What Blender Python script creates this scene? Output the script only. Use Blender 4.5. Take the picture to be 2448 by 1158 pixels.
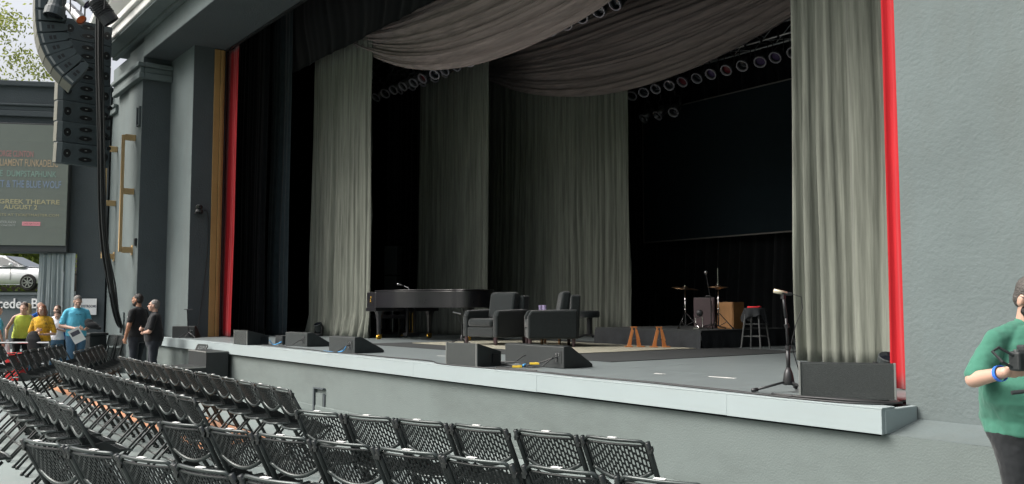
import bpy, math, random
from mathutils import Vector, Matrix, noise
R = math.radians
PI = math.pi
for o in list(bpy.data.objects): bpy.data.objects.remove(o)
sc = bpy.context.scene
C = sc.collection

# ------------------------------------------------------------------ camera
cd = bpy.data.cameras.new('camera'); cam = bpy.data.objects.new('camera', cd); C.objects.link(cam)
cam.location = (0, 0, 1.6); cam.rotation_euler = (R(94.1), 0, R(52.8))
cd.sensor_fit = 'HORIZONTAL'; cd.sensor_width = 36.0; cd.lens = 31.18
cd.clip_start = 0.05; cd.clip_end = 2000
sc.camera = cam
# ------------------------------------------------------------------ sky and sun (soft, hazy late afternoon)
SUN_AZ = (-0.50, -0.866)          # horizontal direction towards the sun
SUN_EL = 48
w = bpy.data.worlds.new('World'); sc.world = w; w.use_nodes = True
nt = w.node_tree; nt.nodes.clear()
sky = nt.nodes.new('ShaderNodeTexSky'); sky.sky_type = 'NISHITA'; sky.sun_disc = False
sky.sun_elevation = R(SUN_EL); sky.sun_rotation = math.atan2(SUN_AZ[0], SUN_AZ[1])
sky.air_density = 1.0; sky.dust_density = 10.0; sky.ozone_density = 1.0
bg = nt.nodes.new('ShaderNodeBackground'); bg.inputs[1].default_value = 0.15
wo = nt.nodes.new('ShaderNodeOutputWorld')
hz_ = nt.nodes.new('ShaderNodeHueSaturation'); hz_.inputs['Saturation'].default_value = 0.5      # thin high overcast: paler sky all over
nt.links.new(sky.outputs[0], hz_.inputs['Color']); nt.links.new(hz_.outputs[0], bg.inputs[0]); nt.links.new(bg.outputs[0], wo.inputs[0])
sl = bpy.data.lights.new('sun', 'SUN'); sl.energy = 1.0; sl.angle = R(30); sl.color = (1.0, 0.985, 0.965)
sun = bpy.data.objects.new('sun', sl); C.objects.link(sun)
sd = Vector((SUN_AZ[0]*math.cos(R(SUN_EL)), SUN_AZ[1]*math.cos(R(SUN_EL)), math.sin(R(SUN_EL))))
sun.rotation_euler = (-sd).to_track_quat('-Z', 'Y').to_euler(); sun.location = (-10, -20, 30)
sc.view_settings.view_transform = 'Standard'; sc.view_settings.look = 'None'
sc.view_settings.gamma = 1.0; sc.view_settings.exposure = 0.9

# ------------------------------------------------------------------ materials
M = {}
def mat(name, col, rough=0.6, metal=0.0, var=0.12, vscale=3.0, bump=0.0, bscale=60.0, stretch=None, spec=0.5, emit=None, estr=0.0, rnd=0.0, sheen=0.0, coat=0.0, dirt=None, trans=0.0):
    m = bpy.data.materials.new(name); m.use_nodes = True; M[name] = m
    n = m.node_tree.nodes; l = m.node_tree.links; b = n['Principled BSDF']
    b.inputs['Roughness'].default_value = rough; b.inputs['Metallic'].default_value = metal
    b.inputs['Specular IOR Level'].default_value = spec
    if sheen: b.inputs['Sheen Weight'].default_value = sheen
    if coat: b.inputs['Coat Weight'].default_value = coat
    if trans: b.inputs['Transmission Weight'].default_value = trans
    tc = n.new('ShaderNodeTexCoord'); mp = n.new('ShaderNodeMapping')
    l.new(tc.outputs['Object'], mp.inputs[0])
    if stretch: mp.inputs['Scale'].default_value = stretch
    no = n.new('ShaderNodeTexNoise'); no.inputs['Scale'].default_value = vscale; no.inputs['Detail'].default_value = 6; no.inputs['Roughness'].default_value = 0.62
    l.new(mp.outputs[0], no.inputs['Vector'])
    rp = n.new('ShaderNodeValToRGB'); rp.color_ramp.elements[0].position = 0.28; rp.color_ramp.elements[1].position = 0.72
    c0 = [max(0, c*(1-var)) for c in col]; c1 = [min(1, c*(1+var)) for c in col]
    rp.color_ramp.elements[0].color = (*c0, 1); rp.color_ramp.elements[1].color = (*c1, 1)
    l.new(no.outputs['Fac'], rp.inputs[0]); out = rp.outputs[0]
    if dirt:                               # stains with shapes of their own: (colour, amount, scale, stretch)
        mp2 = n.new('ShaderNodeMapping'); l.new(tc.outputs['Object'], mp2.inputs[0]); mp2.inputs['Scale'].default_value = dirt[3]
        n2 = n.new('ShaderNodeTexNoise'); n2.inputs['Scale'].default_value = dirt[2]; n2.inputs['Detail'].default_value = 8; n2.inputs['Roughness'].default_value = 0.7
        l.new(mp2.outputs[0], n2.inputs['Vector'])
        r2 = n.new('ShaderNodeMapRange'); r2.inputs[1].default_value = 0.46; r2.inputs[2].default_value = 0.70; r2.inputs[3].default_value = 0; r2.inputs[4].default_value = dirt[1]
        l.new(n2.outputs['Fac'], r2.inputs[0])
        mx = n.new('ShaderNodeMix'); mx.data_type = 'RGBA'; l.new(r2.outputs[0], mx.inputs[0]); l.new(out, mx.inputs[6]); mx.inputs[7].default_value = (*dirt[0], 1); out = mx.outputs[2]
    if rnd:
        oi = n.new('ShaderNodeObjectInfo'); hs = n.new('ShaderNodeHueSaturation')
        mr = n.new('ShaderNodeMapRange'); mr.inputs[3].default_value = 1-rnd; mr.inputs[4].default_value = 1+rnd
        l.new(oi.outputs['Random'], mr.inputs[0]); l.new(mr.outputs[0], hs.inputs['Value']); l.new(out, hs.inputs['Color']); out = hs.outputs[0]
    l.new(out, b.inputs['Base Color'])
    # roughness wear
    rr = n.new('ShaderNodeMapRange'); rr.inputs[3].default_value = max(0, rough-0.08); rr.inputs[4].default_value = min(1, rough+0.08)
    l.new(no.outputs['Fac'], rr.inputs[0]); l.new(rr.outputs[0], b.inputs['Roughness'])
    if bump:
        nb = n.new('ShaderNodeTexNoise'); nb.inputs['Scale'].default_value = bscale; nb.inputs['Detail'].default_value = 5
        l.new(mp.outputs[0] if stretch else tc.outputs['Object'], nb.inputs['Vector'])
        bp = n.new('ShaderNodeBump'); bp.inputs['Strength'].default_value = bump; bp.inputs['Distance'].default_value = 0.02
        l.new(nb.outputs['Fac'], bp.inputs['Height']); l.new(bp.outputs[0], b.inputs['Normal'])
    if emit:
        b.inputs['Emission Color'].default_value = (*emit, 1); b.inputs['Emission Strength'].default_value = estr
    return m
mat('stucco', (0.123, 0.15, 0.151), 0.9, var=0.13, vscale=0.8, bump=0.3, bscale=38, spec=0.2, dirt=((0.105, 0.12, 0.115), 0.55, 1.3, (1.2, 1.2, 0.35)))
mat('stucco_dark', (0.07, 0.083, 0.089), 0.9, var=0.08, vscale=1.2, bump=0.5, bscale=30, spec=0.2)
mat('stucco_patch', (0.098, 0.121, 0.123), 0.9, var=0.15, vscale=4, bump=0.4, bscale=30, spec=0.2)
mat('base_wall', (0.13, 0.156, 0.151), 0.85, var=0.06, vscale=2.0, bump=0.25, bscale=70, spec=0.25, dirt=((0.085, 0.10, 0.095), 0.55, 1.0, (0.6, 0.6, 1.6)))
mat('white_trim', (0.62, 0.63, 0.61), 0.6, var=0.05, bump=0.05)
mat('fascia_paint', (0.275, 0.325, 0.333), 0.55, var=0.03, vscale=2, bump=0.05, bscale=20, spec=0.3, dirt=((0.27, 0.31, 0.31), 0.5, 3.0, (0.6, 1, 4)))
mat('deck_paint', (0.15, 0.178, 0.182), 0.42, var=0.12, vscale=2.4, bump=0.06, bscale=40, dirt=((0.12, 0.135, 0.14), 0.6, 4.0, (2.2, 0.5, 1)))
mat('concrete', (0.175, 0.212, 0.208), 0.8, var=0.10, vscale=1.0, bump=0.12, bscale=60, dirt=((0.2, 0.21, 0.2), 0.5, 2.0, (1, 1, 1)))
mat('orange_paint', (0.52, 0.25, 0.13), 0.75, var=0.14, vscale=2.5, bump=0.1, dirt=((0.33, 0.30, 0.27), 0.6, 3.0, (1, 1, 1)))
mat('black_void', (0.006, 0.007, 0.008), 0.95, spec=0.05)
mat('black_drape', (0.006, 0.007, 0.008), 0.95, var=0.3, vscale=6, sheen=0.1, spec=0.05)
mat('lit_fold_drape', (0.03, 0.043, 0.05), 0.9, var=0.2, vscale=6, sheen=0.2, spec=0.1)  # black cloth; the teal light on its folds is put into the colour
mat('grey_drape', (0.156, 0.168, 0.142), 0.92, var=0.42, vscale=3.0, stretch=(5, 5, 0.22), bump=0.6, bscale=5, spec=0.1, sheen=0.15)
mat('grey_swag', (0.215, 0.178, 0.17), 0.92, var=0.38, vscale=3.0, stretch=(0.22, 4, 4), bump=0.6, bscale=5, spec=0.1, sheen=0.15)
mat('pipe_drape', (0.26, 0.30, 0.305), 0.8, var=0.12, vscale=3, stretch=(8, 8, 0.7), spec=0.2, sheen=0.1)
mat('red_drape', (0.33, 0.006, 0.011), 0.8, var=0.2, vscale=3, stretch=(10, 10, 0.6), sheen=0.25, spec=0.1)
mat('gold_paint', (0.33, 0.205, 0.075), 0.5, var=0.1, bump=0.05)
mat('bracket_gold', (0.42, 0.29, 0.14), 0.5, var=0.1)
mat('chair_metal', (0.011, 0.0155, 0.0155), 0.38, metal=0.2, var=0.25, vscale=14, rnd=0.25, spec=0.6)
mat('chair_plastic', (0.009, 0.0125, 0.0125), 0.5, var=0.2, vscale=14, rnd=0.25)
mat('chair_edge', (0.042, 0.052, 0.051), 0.3, metal=0.4, var=0.2, vscale=14, rnd=0.25)
mat('sticker', (0.72, 0.73, 0.72), 0.5, var=0.06)
mat('speaker_black', (0.019, 0.0245, 0.025), 0.6, var=0.25, vscale=18, bump=0.25, bscale=160, rnd=0.2)
mat('speaker_grille', (0.034, 0.041, 0.04), 0.6, metal=0.2, var=0.25, vscale=60, bump=0.5, bscale=220)
mat('array_paint', (0.045, 0.06, 0.066), 0.55, var=0.15, vscale=10, bump=0.15, bscale=120, rnd=0.12)
mat('array_side', (0.12, 0.122, 0.10), 0.6, var=0.1, bump=0.1)
mat('array_hole', (0.006, 0.007, 0.008), 0.4)
mat('metal', (0.35, 0.36, 0.37), 0.3, metal=0.9, var=0.1)
mat('chrome', (0.62, 0.62, 0.62), 0.16, metal=1.0, var=0.06)
mat('dark_metal', (0.035, 0.036, 0.038), 0.4, metal=0.5, var=0.2)
mat('par_ring', (0.30, 0.29, 0.33), 0.4, metal=0.4, var=0.2)
mat('par_body', (0.05, 0.05, 0.055), 0.35, metal=0.7, var=0.2)
mat('lens_dark', (0.01, 0.012, 0.016), 0.1, spec=0.8)
mat('lens_violet', (0.05, 0.03, 0.09), 0.12, spec=0.8)
mat('lens_red', (0.09, 0.01, 0.015), 0.12, spec=0.8)
mat('lens_orange', (0.7, 0.14, 0.03), 0.15, spec=0.7)
mat('cable_rubber', (0.018, 0.02, 0.021), 0.5, var=0.2, vscale=20)
mat('cable_blue', (0.05, 0.25, 0.5), 0.5)
mat('tape_yellow', (0.65, 0.45, 0.03), 0.6)
mat('tape_white', (0.7, 0.7, 0.68), 0.6)
mat('led_face', (0.155, 0.18, 0.158), 0.75, var=0.05, vscale=1.0, bump=0.1, bscale=120)
mat('led_frame', (0.045, 0.05, 0.052), 0.7)
for nm, c in (('led_red', (0.27, 0.15, 0.14)), ('led_yellow', (0.30, 0.28, 0.17)), ('led_orange', (0.31, 0.245, 0.165)), ('led_green', (0.165, 0.25, 0.215)), ('led_blue', (0.155, 0.205, 0.275)), ('led_pink', (0.62, 0.24, 0.28)), ('led_white', (0.34, 0.36, 0.34))):
    mat(nm, c, 0.7, emit=c, estr=0.12)
mat('screen_black', (0.011, 0.017, 0.021), 0.9, spec=0.05, var=0.1)
mat('screen_edge', (0.12, 0.11, 0.1), 0.6)
mat('piano_black', (0.012, 0.012, 0.015), 0.3, var=0.1, spec=0.6)
mat('piano_gold', (0.65, 0.40, 0.08), 0.25, metal=1.0)
mat('ivory', (0.75, 0.74, 0.70), 0.3)
mat('armchair_fabric', (0.011, 0.016, 0.017), 0.95, var=0.3, vscale=30, bump=0.6, bscale=180, sheen=0.3, spec=0.1)
mat('mat_black', (0.017, 0.021, 0.022), 0.9, var=0.2)
mat('rug_tan', (0.26, 0.255, 0.2), 0.95, var=0.14, vscale=10, bump=0.4, bscale=200)
mat('riser_cloth', (0.016, 0.019, 0.022), 0.9, var=0.4, vscale=5, bump=0.4, bscale=14)
mat('wood_orange', (0.42, 0.16, 0.045), 0.5, var=0.25, vscale=4, stretch=(8, 8, 1))
mat('wood_cajon', (0.34, 0.17, 0.06), 0.5, var=0.2, vscale=4, stretch=(10, 1, 1))
mat('stool_paint', (0.07, 0.075, 0.075), 0.5)
mat('wood_dark', (0.045, 0.025, 0.03), 0.5, var=0.25, vscale=4)
mat('wood_table', (0.22, 0.12, 0.055), 0.5, var=0.2)
mat('table_top', (0.3, 0.28, 0.23), 0.5)
mat('brass', (0.42, 0.27, 0.16), 0.28, metal=1.0, var=0.15)
mat('mug_violet', (0.30, 0.26, 0.42), 0.35)
mat('mic_beige', (0.55, 0.50, 0.38), 0.4, metal=0.4)
mat('red_cloth', (0.6, 0.02, 0.03), 0.8)
mat('case_black', (0.016, 0.02, 0.021), 0.6, var=0.3, vscale=8, bump=0.15)
mat('case_edge', (0.30, 0.31, 0.30), 0.4, metal=0.5)
mat('paper', (0.75, 0.76, 0.76), 0.7)
mat('print_ink', (0.09, 0.09, 0.12), 0.8)
mat('sign_paint', (0.10, 0.12, 0.128), 0.7, var=0.08, bump=0.1)
mat('letter_white', (0.75, 0.76, 0.76), 0.45)
mat('car_paint', (0.86, 0.88, 0.88), 0.22, var=0.02, coat=0.6)
mat('car_glass', (0.015, 0.028, 0.03), 0.05, spec=0.9)
mat('tyre', (0.02, 0.02, 0.02), 0.85)
mat('rim', (0.45, 0.46, 0.47), 0.25, metal=0.8)
mat('bark', (0.07, 0.055, 0.04), 0.9, var=0.3, bump=0.6)
mat('planting', (0.05, 0.075, 0.025), 0.9, var=0.5, vscale=5, bump=0.8, bscale=20)
mat('skin', (0.46, 0.29, 0.22), 0.5, var=0.08, vscale=10)
mat('skin_tan', (0.36, 0.19, 0.12), 0.5, var=0.08, vscale=10)
for nm, c in (('cloth_black', (0.014, 0.016, 0.018)), ('cloth_navy', (0.022, 0.028, 0.036)), ('denim', (0.06, 0.13, 0.21)), ('cloth_cyan', (0.10, 0.42, 0.58)), ('cloth_lime', (0.52, 0.62, 0.10)), ('cloth_yellow', (0.62, 0.36, 0.03)), ('cloth_white', (0.68, 0.69, 0.74)), ('cloth_royal', (0.02, 0.12, 0.45)), ('cloth_green', (0.045, 0.155, 0.11)), ('cloth_grey', (0.12, 0.12, 0.12)), ('band_blue', (0.03, 0.14, 0.6)), ('cooler_red', (0.5, 0.03, 0.03)), ('bag_pink', (0.5, 0.06, 0.18))):
    mat(nm, c, 0.85, var=0.14, vscale=7, bump=0.25, bscale=9, sheen=0.1, spec=0.2, dirt=((0.03, 0.03, 0.025), 1.0, 14.0, (1, 1, 1)) if nm == 'cloth_yellow' else None)
for nm, c in (('hair_black', (0.012, 0.01, 0.009)), ('hair_grey', (0.16, 0.15, 0.14)), ('hair_brown', (0.06, 0.032, 0.02)), ('hair_red', (0.17, 0.06, 0.025)), ('hair_blond', (0.42, 0.30, 0.15)), ('hair_salt', (0.06, 0.055, 0.05))):
    mat(nm, c, 0.6, var=0.4, vscale=40, bump=0.6, bscale=90)
def leafmat(name, c):
    m = mat(name, c, 0.6, var=0.35, vscale=2.0, spec=0.3); n = m.node_tree.nodes; l = m.node_tree.links
    b = n['Principled BSDF']; tr = n.new('ShaderNodeBsdfTranslucent'); tr.inputs[0].default_value = (c[0]*2.2, c[1]*2.0, c[2]*0.9, 1)
    ms = n.new('ShaderNodeMixShader'); ms.inputs[0].default_value = 0.45
    l.new(b.outputs[0], ms.inputs[1]); l.new(tr.outputs[0], ms.inputs[2]); l.new(ms.outputs[0], n['Material Output'].inputs[0])
leafmat('leaf', (0.085, 0.12, 0.03)); leafmat('leaf_pale', (0.12, 0.15, 0.06))
# perforated-metal look of the grilles is too fine to build; deck boards and slots are geometry

# ------------------------------------------------------------------ mesh helpers
class MB:
    def __init__(s): s.v = []; s.f = []
    def add(s, vs, fs, T=None):
        k = len(s.v)
        s.v += [tuple(T @ Vector(p)) if T else tuple(p) for p in vs]
        s.f += [tuple(i+k for i in f) for f in fs]; return s
    def box(s, c, d, rz=0, T=None, taper=None):
        x, y, z = d[0]/2, d[1]/2, d[2]/2; t = taper or 1
        vs = [(-x, -y, -z), (x, -y, -z), (x, y, -z), (-x, y, -z), (-x*t, -y*t, z), (x*t, -y*t, z), (x*t, y*t, z), (-x*t, y*t, z)]
        m = Matrix.Translation(c) @ Matrix.Rotation(rz, 4, 'Z')
        if T: m = T @ m
        return s.add(vs, [(0, 3, 2, 1), (4, 5, 6, 7), (0, 1, 5, 4), (1, 2, 6, 5), (2, 3, 7, 6), (3, 0, 4, 7)], m)
    def b2(s, x0, x1, y0, y1, z0, z1): return s.box(((x0+x1)/2, (y0+y1)/2, (z0+z1)/2), (x1-x0, y1-y0, z1-z0))
    def cyl(s, a, b, r0, r1=None, n=10, cap=True):
        a = Vector(a); b = Vector(b); r1 = r0 if r1 is None else r1
        d = (b-a).normalized(); u = d.orthogonal().normalized(); w_ = d.cross(u)
        vs = []
        for p, r in ((a, r0), (b, r1)):
            for i in range(n):
                t = 2*PI*i/n; vs.append(p + u*math.cos(t)*r + w_*math.sin(t)*r)
        fs = [(i, (i+1) % n, n+(i+1) % n, n+i) for i in range(n)]
        if cap: fs += [tuple(range(n-1, -1, -1)), tuple(range(n, 2*n))]
        return s.add(vs, fs)
    def tube(s, pts, r, n=8, flat=None):
        pts = [Vector(p) for p in pts]; m = len(pts); vs = []; up = None
        for i, p in enumerate(pts):
            d = (pts[min(i+1, m-1)] - pts[max(i-1, 0)]).normalized()
            if up is None: up = d.orthogonal().normalized()
            up = (up - d*up.dot(d)).normalized(); w_ = d.cross(up)
            rr = r[i] if isinstance(r, (list, tuple)) else r
            for k in range(n):
                t = 2*PI*k/n; vs.append(p + up*math.cos(t)*rr + w_*math.sin(t)*rr*(flat or 1))
        fs = []
        for i in range(m-1):
            for k in range(n): fs.append((i*n+k, i*n+(k+1) % n, (i+1)*n+(k+1) % n, (i+1)*n+k))
        fs += [tuple(range(n-1, -1, -1)), tuple(range((m-1)*n, m*n))]
        return s.add(vs, fs)
    def lathe(s, prof, c=(0, 0, 0), n=20, T=None, caps=True):
        vs = []; m = len(prof)
        for (r, z) in prof:
            for k in range(n): t = 2*PI*k/n; vs.append((r*math.cos(t), r*math.sin(t), z))
        fs = [(i*n+k, i*n+(k+1) % n, (i+1)*n+(k+1) % n, (i+1)*n+k) for i in range(m-1) for k in range(n)]
        if caps: fs += [tuple(range(n-1, -1, -1)), tuple(range((m-1)*n, m*n))]
        mm = Matrix.Translation(c)
        return s.add(vs, fs, T @ mm if T else mm)
    def ell(s, c, r, n=14, m=9, T=None):
        vs = [(0, 0, -1)]; fs = []
        for i in range(1, m):
            a = -PI/2 + PI*i/m
            for k in range(n): t = 2*PI*k/n; vs.append((math.cos(a)*math.cos(t), math.cos(a)*math.sin(t), math.sin(a)))
        vs.append((0, 0, 1)); L = len(vs)-1
        for k in range(n):
            fs.append((0, 1+(k+1) % n, 1+k)); fs.append((L, L-n+k, L-n+(k+1) % n))
        for i in range(m-2):
            for k in range(n): fs.append((1+i*n+k, 1+i*n+(k+1) % n, 1+(i+1)*n+(k+1) % n, 1+(i+1)*n+k))
        mm = Matrix.Translation(c) @ (T or Matrix()) @ Matrix.Diagonal((r[0], r[1], r[2], 1))
        return s.add(vs, fs, mm)
    def cap(s, a, b, r0, r1, n=18):
        s.cyl(a, b, r0, r1, n); s.ell(a, (r0,)*3, n, 8); s.ell(b, (r1,)*3, n, 8); return s
    def prism(s, poly, h0, h1, T=None):      # poly in local xy, extruded along local z
        n = len(poly); vs = [(p[0], p[1], h0) for p in poly] + [(p[0], p[1], h1) for p in poly]
        fs = [tuple(range(n-1, -1, -1)), tuple(range(n, 2*n))] + [(i, (i+1) % n, n+(i+1) % n, n+i) for i in range(n)]
        return s.add(vs, fs, T)
    def grid(s, fn, nu, nv, closed=False):
        vs = [fn(i/nu, j/nv) for j in range(nv+1) for i in range(nu+1)]
        fs = [(j*(nu+1)+i, j*(nu+1)+i+1, (j+1)*(nu+1)+i+1, (j+1)*(nu+1)+i) for j in range(nv) for i in range(nu)]
        return s.add(vs, fs)
    def mesh(s, name, m, smooth=False):
        me = bpy.data.meshes.new(name); me.from_pydata(s.v, [], s.f)
        me.materials.append(M[m])
        if smooth:
            for p in me.polygons: p.use_smooth = True
        me.update(); return me
    def build(s, name, m, parent=None, smooth=False, bevel=0, solid=0, auto=None):
        me = s.mesh(name, m, smooth); o = bpy.data.objects.new(name, me); C.objects.link(o)
        if parent: o.parent = parent
        if solid:
            d = o.modifiers.new('solid', 'SOLIDIFY'); d.thickness = solid; d.offset = 0
        if bevel:
            d = o.modifiers.new('bevel', 'BEVEL'); d.width = bevel; d.segments = 2; d.limit_method = 'ANGLE'; d.angle_limit = R(35)
        return o
def tag(o, label, cat, group=None, kind=None):
    o['label'] = label; o['category'] = cat
    if group: o['group'] = group
    if kind: o['kind'] = kind
    return o
def struct(o): o['kind'] = 'structure'; return o
def thing(name, label, cat, loc=(0, 0, 0), rz=0, group=None):
    o = bpy.data.objects.new(name, None); C.objects.link(o); o.empty_display_size = 0.1
    o.location = loc; o.rotation_euler = (0, 0, rz); return tag(o, label, cat, group)
def copy_tree(o, parent=None):
    c = o.copy(); C.objects.link(c); c.parent = parent
    for ch in [k for k in o.children]: copy_tree(ch, c)
    return c
def text(s, name, m, parent, T, size, depth=0.004, width=None, bold=0.0, shear=0.0):
    cu = bpy.data.curves.new(name, 'FONT'); cu.body = s; cu.size = size; cu.extrude = depth; cu.align_x = 'CENTER'; cu.align_y = 'CENTER'; cu.offset = bold; cu.shear = shear
    cu.resolution_u = 3
    to = bpy.data.objects.new(name+'_tmp', cu); C.objects.link(to)
    dg = bpy.context.evaluated_depsgraph_get(); me = bpy.data.meshes.new_from_object(to.evaluated_get(dg))
    C.objects.unlink(to); bpy.data.objects.remove(to)
    xs = [v.co.x for v in me.vertices]
    k = width/(max(xs)-min(xs)) if width and xs else 1
    me.transform(T @ Matrix.Diagonal((k, 1, 1, 1)))
    me.materials.clear(); me.materials.append(M[m])
    o = bpy.data.objects.new(name, me); C.objects.link(o); o.parent = parent; return o
ORD = ['first', 'second', 'third', 'fourth', 'fifth', 'sixth', 'seventh', 'eighth', 'ninth', 'tenth', 'eleventh', 'twelfth', 'thirteenth', 'fourteenth', 'fifteenth', 'sixteenth']
rng = random.Random(7)
def W(o):                                  # the child's mesh is in world metres: undo the (unrotated) parent's place
    o.location = -o.parent.location; return o

# ================================================================== SETTING
g = MB()
def gz(x, y): return 0.0
g.add([(-400, -300, 0), (300, -300, 0), (300, 400, 0), (-400, 400, 0)], [(0, 1, 2, 3)])
struct(g.build('ground', 'concrete'))
struct(MB().add([(-19.5, 3.35, .004), (-10.1, 3.3, .004), (-10.35, 4.25, .004), (-19.5, 4.5, .004)], [(0, 1, 2, 3)]).build('painted_floor_strip', 'orange_paint'))

# amphitheatre seating bank behind the camera, unseen, added to block low sky light
bk = MB()
def bank(u, v):
    a = R(-150 + 160*u); r = 24 + 46*v
    return (-11.8 + r*1.15*math.cos(a-PI/18), 2 + r*math.sin(a-PI/18), -.02 + 17*v**.9 + (0.5*noise.noise(Vector((u*20, v*20, 0))) if 0 < v < 1 else 0))
bk.grid(bank, 40, 24)
struct(bk.build('unseen_hillside', 'planting'))

# ---- theatre building
bld = thing('theatre_building', 'grey stucco theatre building with white gabled cornice framing the open stage', 'building', (-11.8, 7, 0))
def part(name, m, *boxes, **k):
    b = MB()
    for q in boxes: b.b2(*q)
    return W(b.build(name, m, bld, **k))
part('wall', 'stucco', (-3.445, 9, 6.2, 6.9, .72, 11))                    # right of the opening
part('wall', 'stucco', (-21.79, -20.083, 6.2, 6.658, 0, 7.49))
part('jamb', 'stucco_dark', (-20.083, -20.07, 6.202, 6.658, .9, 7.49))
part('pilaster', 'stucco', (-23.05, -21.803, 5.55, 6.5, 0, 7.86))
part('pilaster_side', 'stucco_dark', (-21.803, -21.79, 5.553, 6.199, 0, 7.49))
part('wall', 'stucco', (-24.9, -23.051, 5.60, 6.5, 0, 7.84))
part('plinth', 'stucco', (-23.06, -21.76, 5.50, 5.549, 0, .79), (-24.87, -23.061, 5.54, 5.599, 0, .79), bevel=.015)
cap_ = MB()
for (z0, z1, p) in ((7.24, 7.34, .16), (7.10, 7.238, .09), (6.96, 7.098, .125)):
    cap_.b2(-24.25, -21.79+p, 5.55-p, 5.552, z0, z1); cap_.b2(-21.788, -21.788+p, 5.553, 6.199, z0, z1)
W(cap_.build('capital', 'stucco', bld, bevel=.02))
cm = MB()
for (z0, z1, p) in ((6.74, 6.82, .12), (6.60, 6.738, .08)): cm.b2(-24.9, -24.28, 5.6-p, 5.602, z0, z1)
W(cm.build('moulding', 'stucco', bld, bevel=.02))
part('beam', 'stucco', (-21.80, 9, 5.553, 6.90, 7.51, 8.06))
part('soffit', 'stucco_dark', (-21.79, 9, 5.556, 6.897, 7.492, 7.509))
part('soffit_edge', 'dark_metal', (-20.05, -3.4, 6.898, 6.96, 7.46, 7.56))
part('wall', 'stucco', (-24.38, 9, 5.56, 6.90, 8.062, 8.5))
part('cornice', 'white_trim', (-24.4, 9, 5.05, 5.558, 8.10, 8.30), (-24.45, 9, 4.97, 5.556, 8.302, 8.45), bevel=.02)
part('cornice_soffit', 'stucco', (-24.38, 9, 5.10, 5.555, 8.04, 8.098), (-24.38, 9, 5.43, 5.552, 7.97, 8.038), bevel=.01)
gb = MB(); gb.prism([(-24.3, 8.5), (0.7, 8.5), (-11.8, 12.2)], -5.62, -6.9, Matrix.Rotation(PI/2, 4, 'X'))
W(gb.build('gable', 'stucco', bld))
for sx in (-1, 1):
    rk = MB(); L = math.hypot(12.7, 3.76); a = math.atan2(3.76, 12.7)
    T = Matrix.Translation((-11.8+sx*6.35, 0, 8.5+1.93)) @ Matrix.Rotation(sx*a, 4, 'Y')
    rk.box((0, 5.30, 0), (L, .62, .16), T=T); rk.box((0, 5.22, .165), (L, .78, .15), T=T)
    W(rk.build('raking_cornice', 'white_trim', bld, bevel=.02))
gt = MB(); gt.b2(-20.07, -20.035, 6.66, 6.79, .9, 7.47); gt.b2(-20.07, -20.02, 6.80, 6.86, .9, 7.47); gt.b2(-20.07, -20.045, 6.87, 6.90, .9, 7.47)
W(gt.build('gold_trim', 'gold_paint', bld, bevel=.006))
part('jamb', 'dark_metal', (-20.2, -20.072, 6.66, 6.95, .9, 7.49))
# stage house: back, sides and roof, all black inside
part('back_wall', 'black_void', (-28, 6, 17.0, 17.4, 0, 12.5))
part('side_wall', 'black_void', (-28.3, -28.0, 6.91, 17.4, 0, 12.5)); part('side_wall', 'black_void', (6.0, 6.3, 6.91, 17.4, 0, 12.5))
part('roof', 'black_void', (-28.3, 6.3, 6.91, 17.4, 12.5, 12.8))
part('inner_wall', 'black_void', (-28, 6, 6.903, 6.95, 7.57, 12.49), (-28, -20.21, 6.903, 6.95, 0, 7.56), (-3.40, 6, 6.903, 6.95, 0, 7.56))

# ---- stage: deck boards, fascia, base wall
stg = thing('stage', 'raised grey stage deck with pale painted front edge', 'stage', (-11.8, 5.75, 0))
def spart(name, m, *boxes, **k):
    b = MB()
    for q in boxes: b.b2(*q)
    return W(b.build(name, m, stg, **k))
spart('base_wall', 'base_wall', (-21.78, 9, 5.80, 6.19, 0, .715))
spart('base_board', 'base_wall', (-21.78, 9, 5.765, 5.799, 0, .11), bevel=.01)
lg = MB(); lg.prism([(5.80, .716), (6.199, .716), (6.199, .79)], -3.36, 9, Matrix(((0, 0, 1, 0), (1, 0, 0, 0), (0, 1, 0, 0), (0, 0, 0, 1))))
W(lg.build('ledge', 'stucco', stg))
xf = -21.78
while xf < -3.37:
    xe = min(xf+2.44, -3.365); spart('fascia_board', 'fascia_paint', (xf, xe-.0012, 5.735+rng.uniform(0, .0025), 5.775, .7185+rng.uniform(-.002, .002), .885), bevel=.002); xf = xe
    if xf > -3.40: break
spart('fascia_return', 'fascia_paint', (-3.405, -3.36, 5.776, 6.195, .7185, .885), bevel=.006)
spart('sub_deck', 'black_void', (-27.9, -3.41, 5.78, 16.95, .7, .884))
# deck boards run along the front; edge board is pale
spart('edge_board', 'fascia_paint', (-21.78, -3.362, 5.737, 5.90, .886, .9), bevel=.003)
bw = 1.22; y = 5.903; j = 0
shared = {}
while y < 16.9:
    y1 = min(y+bw, 16.92)
    xs = [-27.5] + [(-25.5 + (1.2 if j % 2 else 0) + 2.44*i) for i in range(0, 10)] + [-3.37 if y < 6.19 else -3.0]
    for a, b_ in zip(xs[:-1], xs[1:]):
        if b_-a < .2: continue
        if y < 6.19 and b_ < -20: continue
        key = (round(b_-a, 3), round(y1-y, 3))
        if key not in shared: shared[key] = MB().box((0, 0, 0), (b_-a-.004, y1-y-.004, .0135)).mesh('deck_board', 'deck_paint')
        o = bpy.data.objects.new('deck_board', shared[key]); C.objects.link(o); o.parent = stg
        o.location = Vector(((a+b_)/2, (y+y1)/2, .893 + rng.uniform(-.0006, .0006))) - stg.location
    y = y1; j += 1
hp = MB(); hp.b2(-12.52, -12.14, 5.785, 5.798, .0, .34)
gate = thing('access_hatch', 'small grey metal access hatch frame low on the stage base wall', 'hatch', (-12.5, 5.78, 0))
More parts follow.
